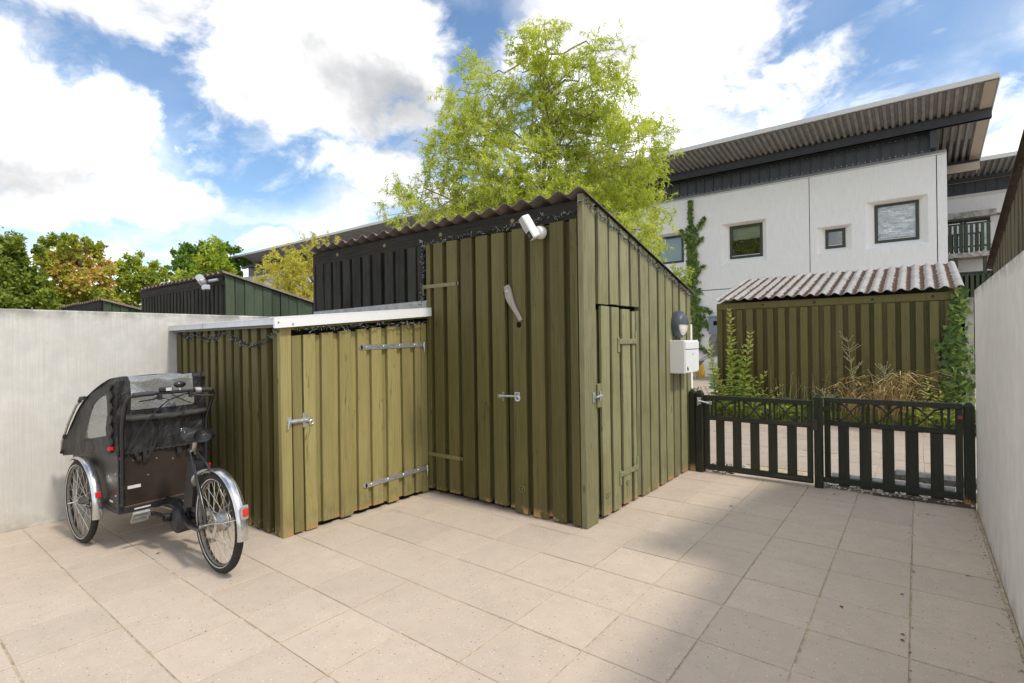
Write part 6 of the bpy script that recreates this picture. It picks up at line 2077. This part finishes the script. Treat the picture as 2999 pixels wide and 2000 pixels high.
# ------------------------------------------------------------------ small things
WBR = thing('wheelbarrow', 'childs wheelbarrow with wooden handles and a yellow sack by the white house', 'wheelbarrow', (-5.2, 17.5, 0))
MB().hexa([(-5.75, 17.3, .42), (-5.15, 17.3, .38), (-5.15, 17.7, .38), (-5.75, 17.7, .42), (-5.95, 17.2, .60), (-4.95, 17.2, .62), (-4.95, 17.8, .62), (-5.95, 17.8, .60)]).build('tray', M['grey_metal'], WBR)
for yy in (17.25, 17.75):
    MB().tube([(-5.9, yy, .36), (-5.2, yy, .52), (-4.62, yy, .86)], .022, 8).build('handle', M['soffit_wood'], WBR)
    MB().tube([(-4.66, yy, .84), (-4.52, yy, .92)], .028, 8).build('grip', M['black_matt'], WBR)
    MB().tube([(-5.2, yy, .50), (-5.12, yy, .0)], .02, 6).tube([(-5.45, yy, .45), (-5.2, yy, .02)], .016, 6).build('leg', M['soffit_wood'], WBR)
MB().lathe([(.16, -.04), (.2, -.02), (.2, .02), (.16, .04), (.02, .03), (.02, -.03), (.16, -.04)], (-6.05, 17.5, .2), (0, 1, 0), 20).build('wheel', M['rubber'], WBR, smooth=True)
sk = MB()
for i in range(8):
    for k in range(12):
        a = 2 * math.pi * k / 12
        r_ = (.20, .27, .29, .28, .27, .25, .20, .07)[i] * (1 + .06 * math.sin(3 * a + i))
        sk.v.append((-5.28 + .75 * r_ * math.cos(a), 18.15 + r_ * .6 * math.sin(a), -.04 + i * .088))
for i in range(7):
    for k in range(12):
        sk.f.append((i * 12 + k, i * 12 + (k + 1) % 12, (i + 1) * 12 + (k + 1) % 12, (i + 1) * 12 + k))
tag(sk.build('sack', M['yellow'], smooth='all'), 'bright yellow sack standing behind the wheelbarrow', 'sack')
tag(MB().cbox(-3.56, -3.40, 13.9, 14.1, -.035, .15, .015).box(-3.54, -3.42, 13.92, 14.08, .151, .165).build('toy_crate', M['blue']), 'small blue crate on the ground by the left end of the far shed', 'crate')
bt = MB()
for q in (0, 1):
    bt.cbox(-4.72 + .34 * q, -4.45 + .34 * q, 18.30, 18.42, -.03, .05, .02).cbox(-4.58 + .34 * q, -4.46 + .34 * q, 18.31, 18.41, .05, .12, .02)
tag(bt.build('shoe_pair', M['black_matt']), 'pair of dark shoes left at the foot of the white house', 'shoes')
EB = thing('meter_cabinet', 'blue grey meter cabinet on the white house by the far shed', 'cabinet', (-4.9, 18.95, 1.6))
MB().cbox(-5.13, -4.55, 18.86, 18.999, 1.60, 2.24, .01).box(-5.17, -4.51, 18.83, 18.999, 2.241, 2.30).build('cabinet', M['box_blue'], EB)
MB().cbox(-4.94, -4.80, 18.845, 18.859, 1.94, 2.10, .004).build('meter_window', M['dark'], EB)
SK = thing('skateboard', 'grey skateboard hung upright on the far shed corner', 'skateboard', (-1.86, 8.66, 1.05))
ob = MB()
pts = []
n = 28
for i in range(n):
    a = 2 * math.pi * i / n
    pts.append((-1.86 + .10 * math.cos(a), 1.285 + .225 * math.copysign(abs(math.sin(a)) ** .5, math.sin(a))))
for yy in (8.648, 8.636):
    ob.v += [(x, yy - .02 * max(0, (abs(z - 1.285) - .15) / .07), z) for x, z in pts]
ob.f = [tuple(range(n)), tuple(range(n, 2 * n))[::-1]] + [(i, (i + 1) % n, n + (i + 1) % n, n + i) for i in range(n)]
ob.build('deck', plain('scuffed_grey_deck', (.20, .20, .20), .6, 0, .4, .5, 14.0), SK)
rd = MB()
for (x, z) in ((-1.905, 1.34), (-1.885, 1.31), (-1.915, 1.30), (-1.90, 1.28)):
    rd.cbox(x - .012, x + .012, 8.632, 8.6355, z - .008, z + .008, .001)
rd.build('red_marks', M['red'], SK)
BR = thing('bike_rack', 'galvanised tube hoop behind the gate post', 'bike rack', (-3.9, 12.8, 0))
MB().tube([(-4.9, 12.8, .62), (-4.2, 12.8, .62), (-3.98, 12.8, .58), (-3.86, 12.8, .45), (-3.84, 12.8, .0)], .035, 10).build('hoop', M['zinc'], BR, smooth=True)
MB().cbox(-4.7, -3.9, 12.78, 12.82, .18, .40, .005).build('plate', M['grey_metal'], BR)

lv = MB().add([(-.018, 0, .001), (0, -.009, .005), (.020, 0, .003), (0, .010, .006)], [(0, 1, 2), (0, 2, 3)])
lme = bpy.data.meshes.new('fallen_leaf')
lme.from_pydata(lv.v, [], lv.f)
lme.materials.append(M['leaf_dry'])
lme2 = lme.copy()
lme2.materials.clear()
lme2.materials.append(M['leaf_purple'])
LEAF_LABELS = ['dry brown leaf on the paving joint nearest the lower right corner', 'second dry leaf on the same joint at the lower right', 'dry leaf on the slabs just before the middle gate post',
               'dry leaf on the joint leading to the right gate', 'dry leaf at the foot of the grey wall by the gate', 'dry leaf midway along the joint to the right gate', 'dry leaf next to the one midway along the gate joint',
               'tiny purple petal on the slabs in the shade before the gates', 'dry leaf beside the joint in the shaded right foreground', 'dry leaf lying close to the grey wall halfway along', 'dry leaf on the slab beside the rear wheel of the bike',
               'dry leaf on the slab left of the front bike wheel', 'dry leaf on the middle of a slab in the right foreground', 'purple petal on the slab before the right gate']
for i, (x, y, pm) in enumerate([(1.16, 1.42, 0), (1.16, 1.36, 0), (.62, 3.83, 0), (1.22, 3.55, 0), (1.44, 3.72, 0), (1.175, 3.25, 0), (1.17, 3.05, 0), (-.03, 2.95, 1), (1.15, 1.9, 0), (1.45, 2.4, 0),
                                (-2.9, -.35, 0), (-3.5, -.55, 0), (.9, 1.55, 0), (1.28, 3.62, 1)]):
    o = bpy.data.objects.new('fallen_leaf', lme2 if pm else lme)
    COL.objects.link(o)
    o.location = (x, y, .0015)
    o.rotation_euler = (random.uniform(-.1, .1), random.uniform(-.1, .1), random.uniform(0, 6.28))
    s_ = random.uniform(.55, .95)
    o.scale = (s_, s_, s_)
    tag(o, LEAF_LABELS[i], 'petal' if pm else 'leaf')
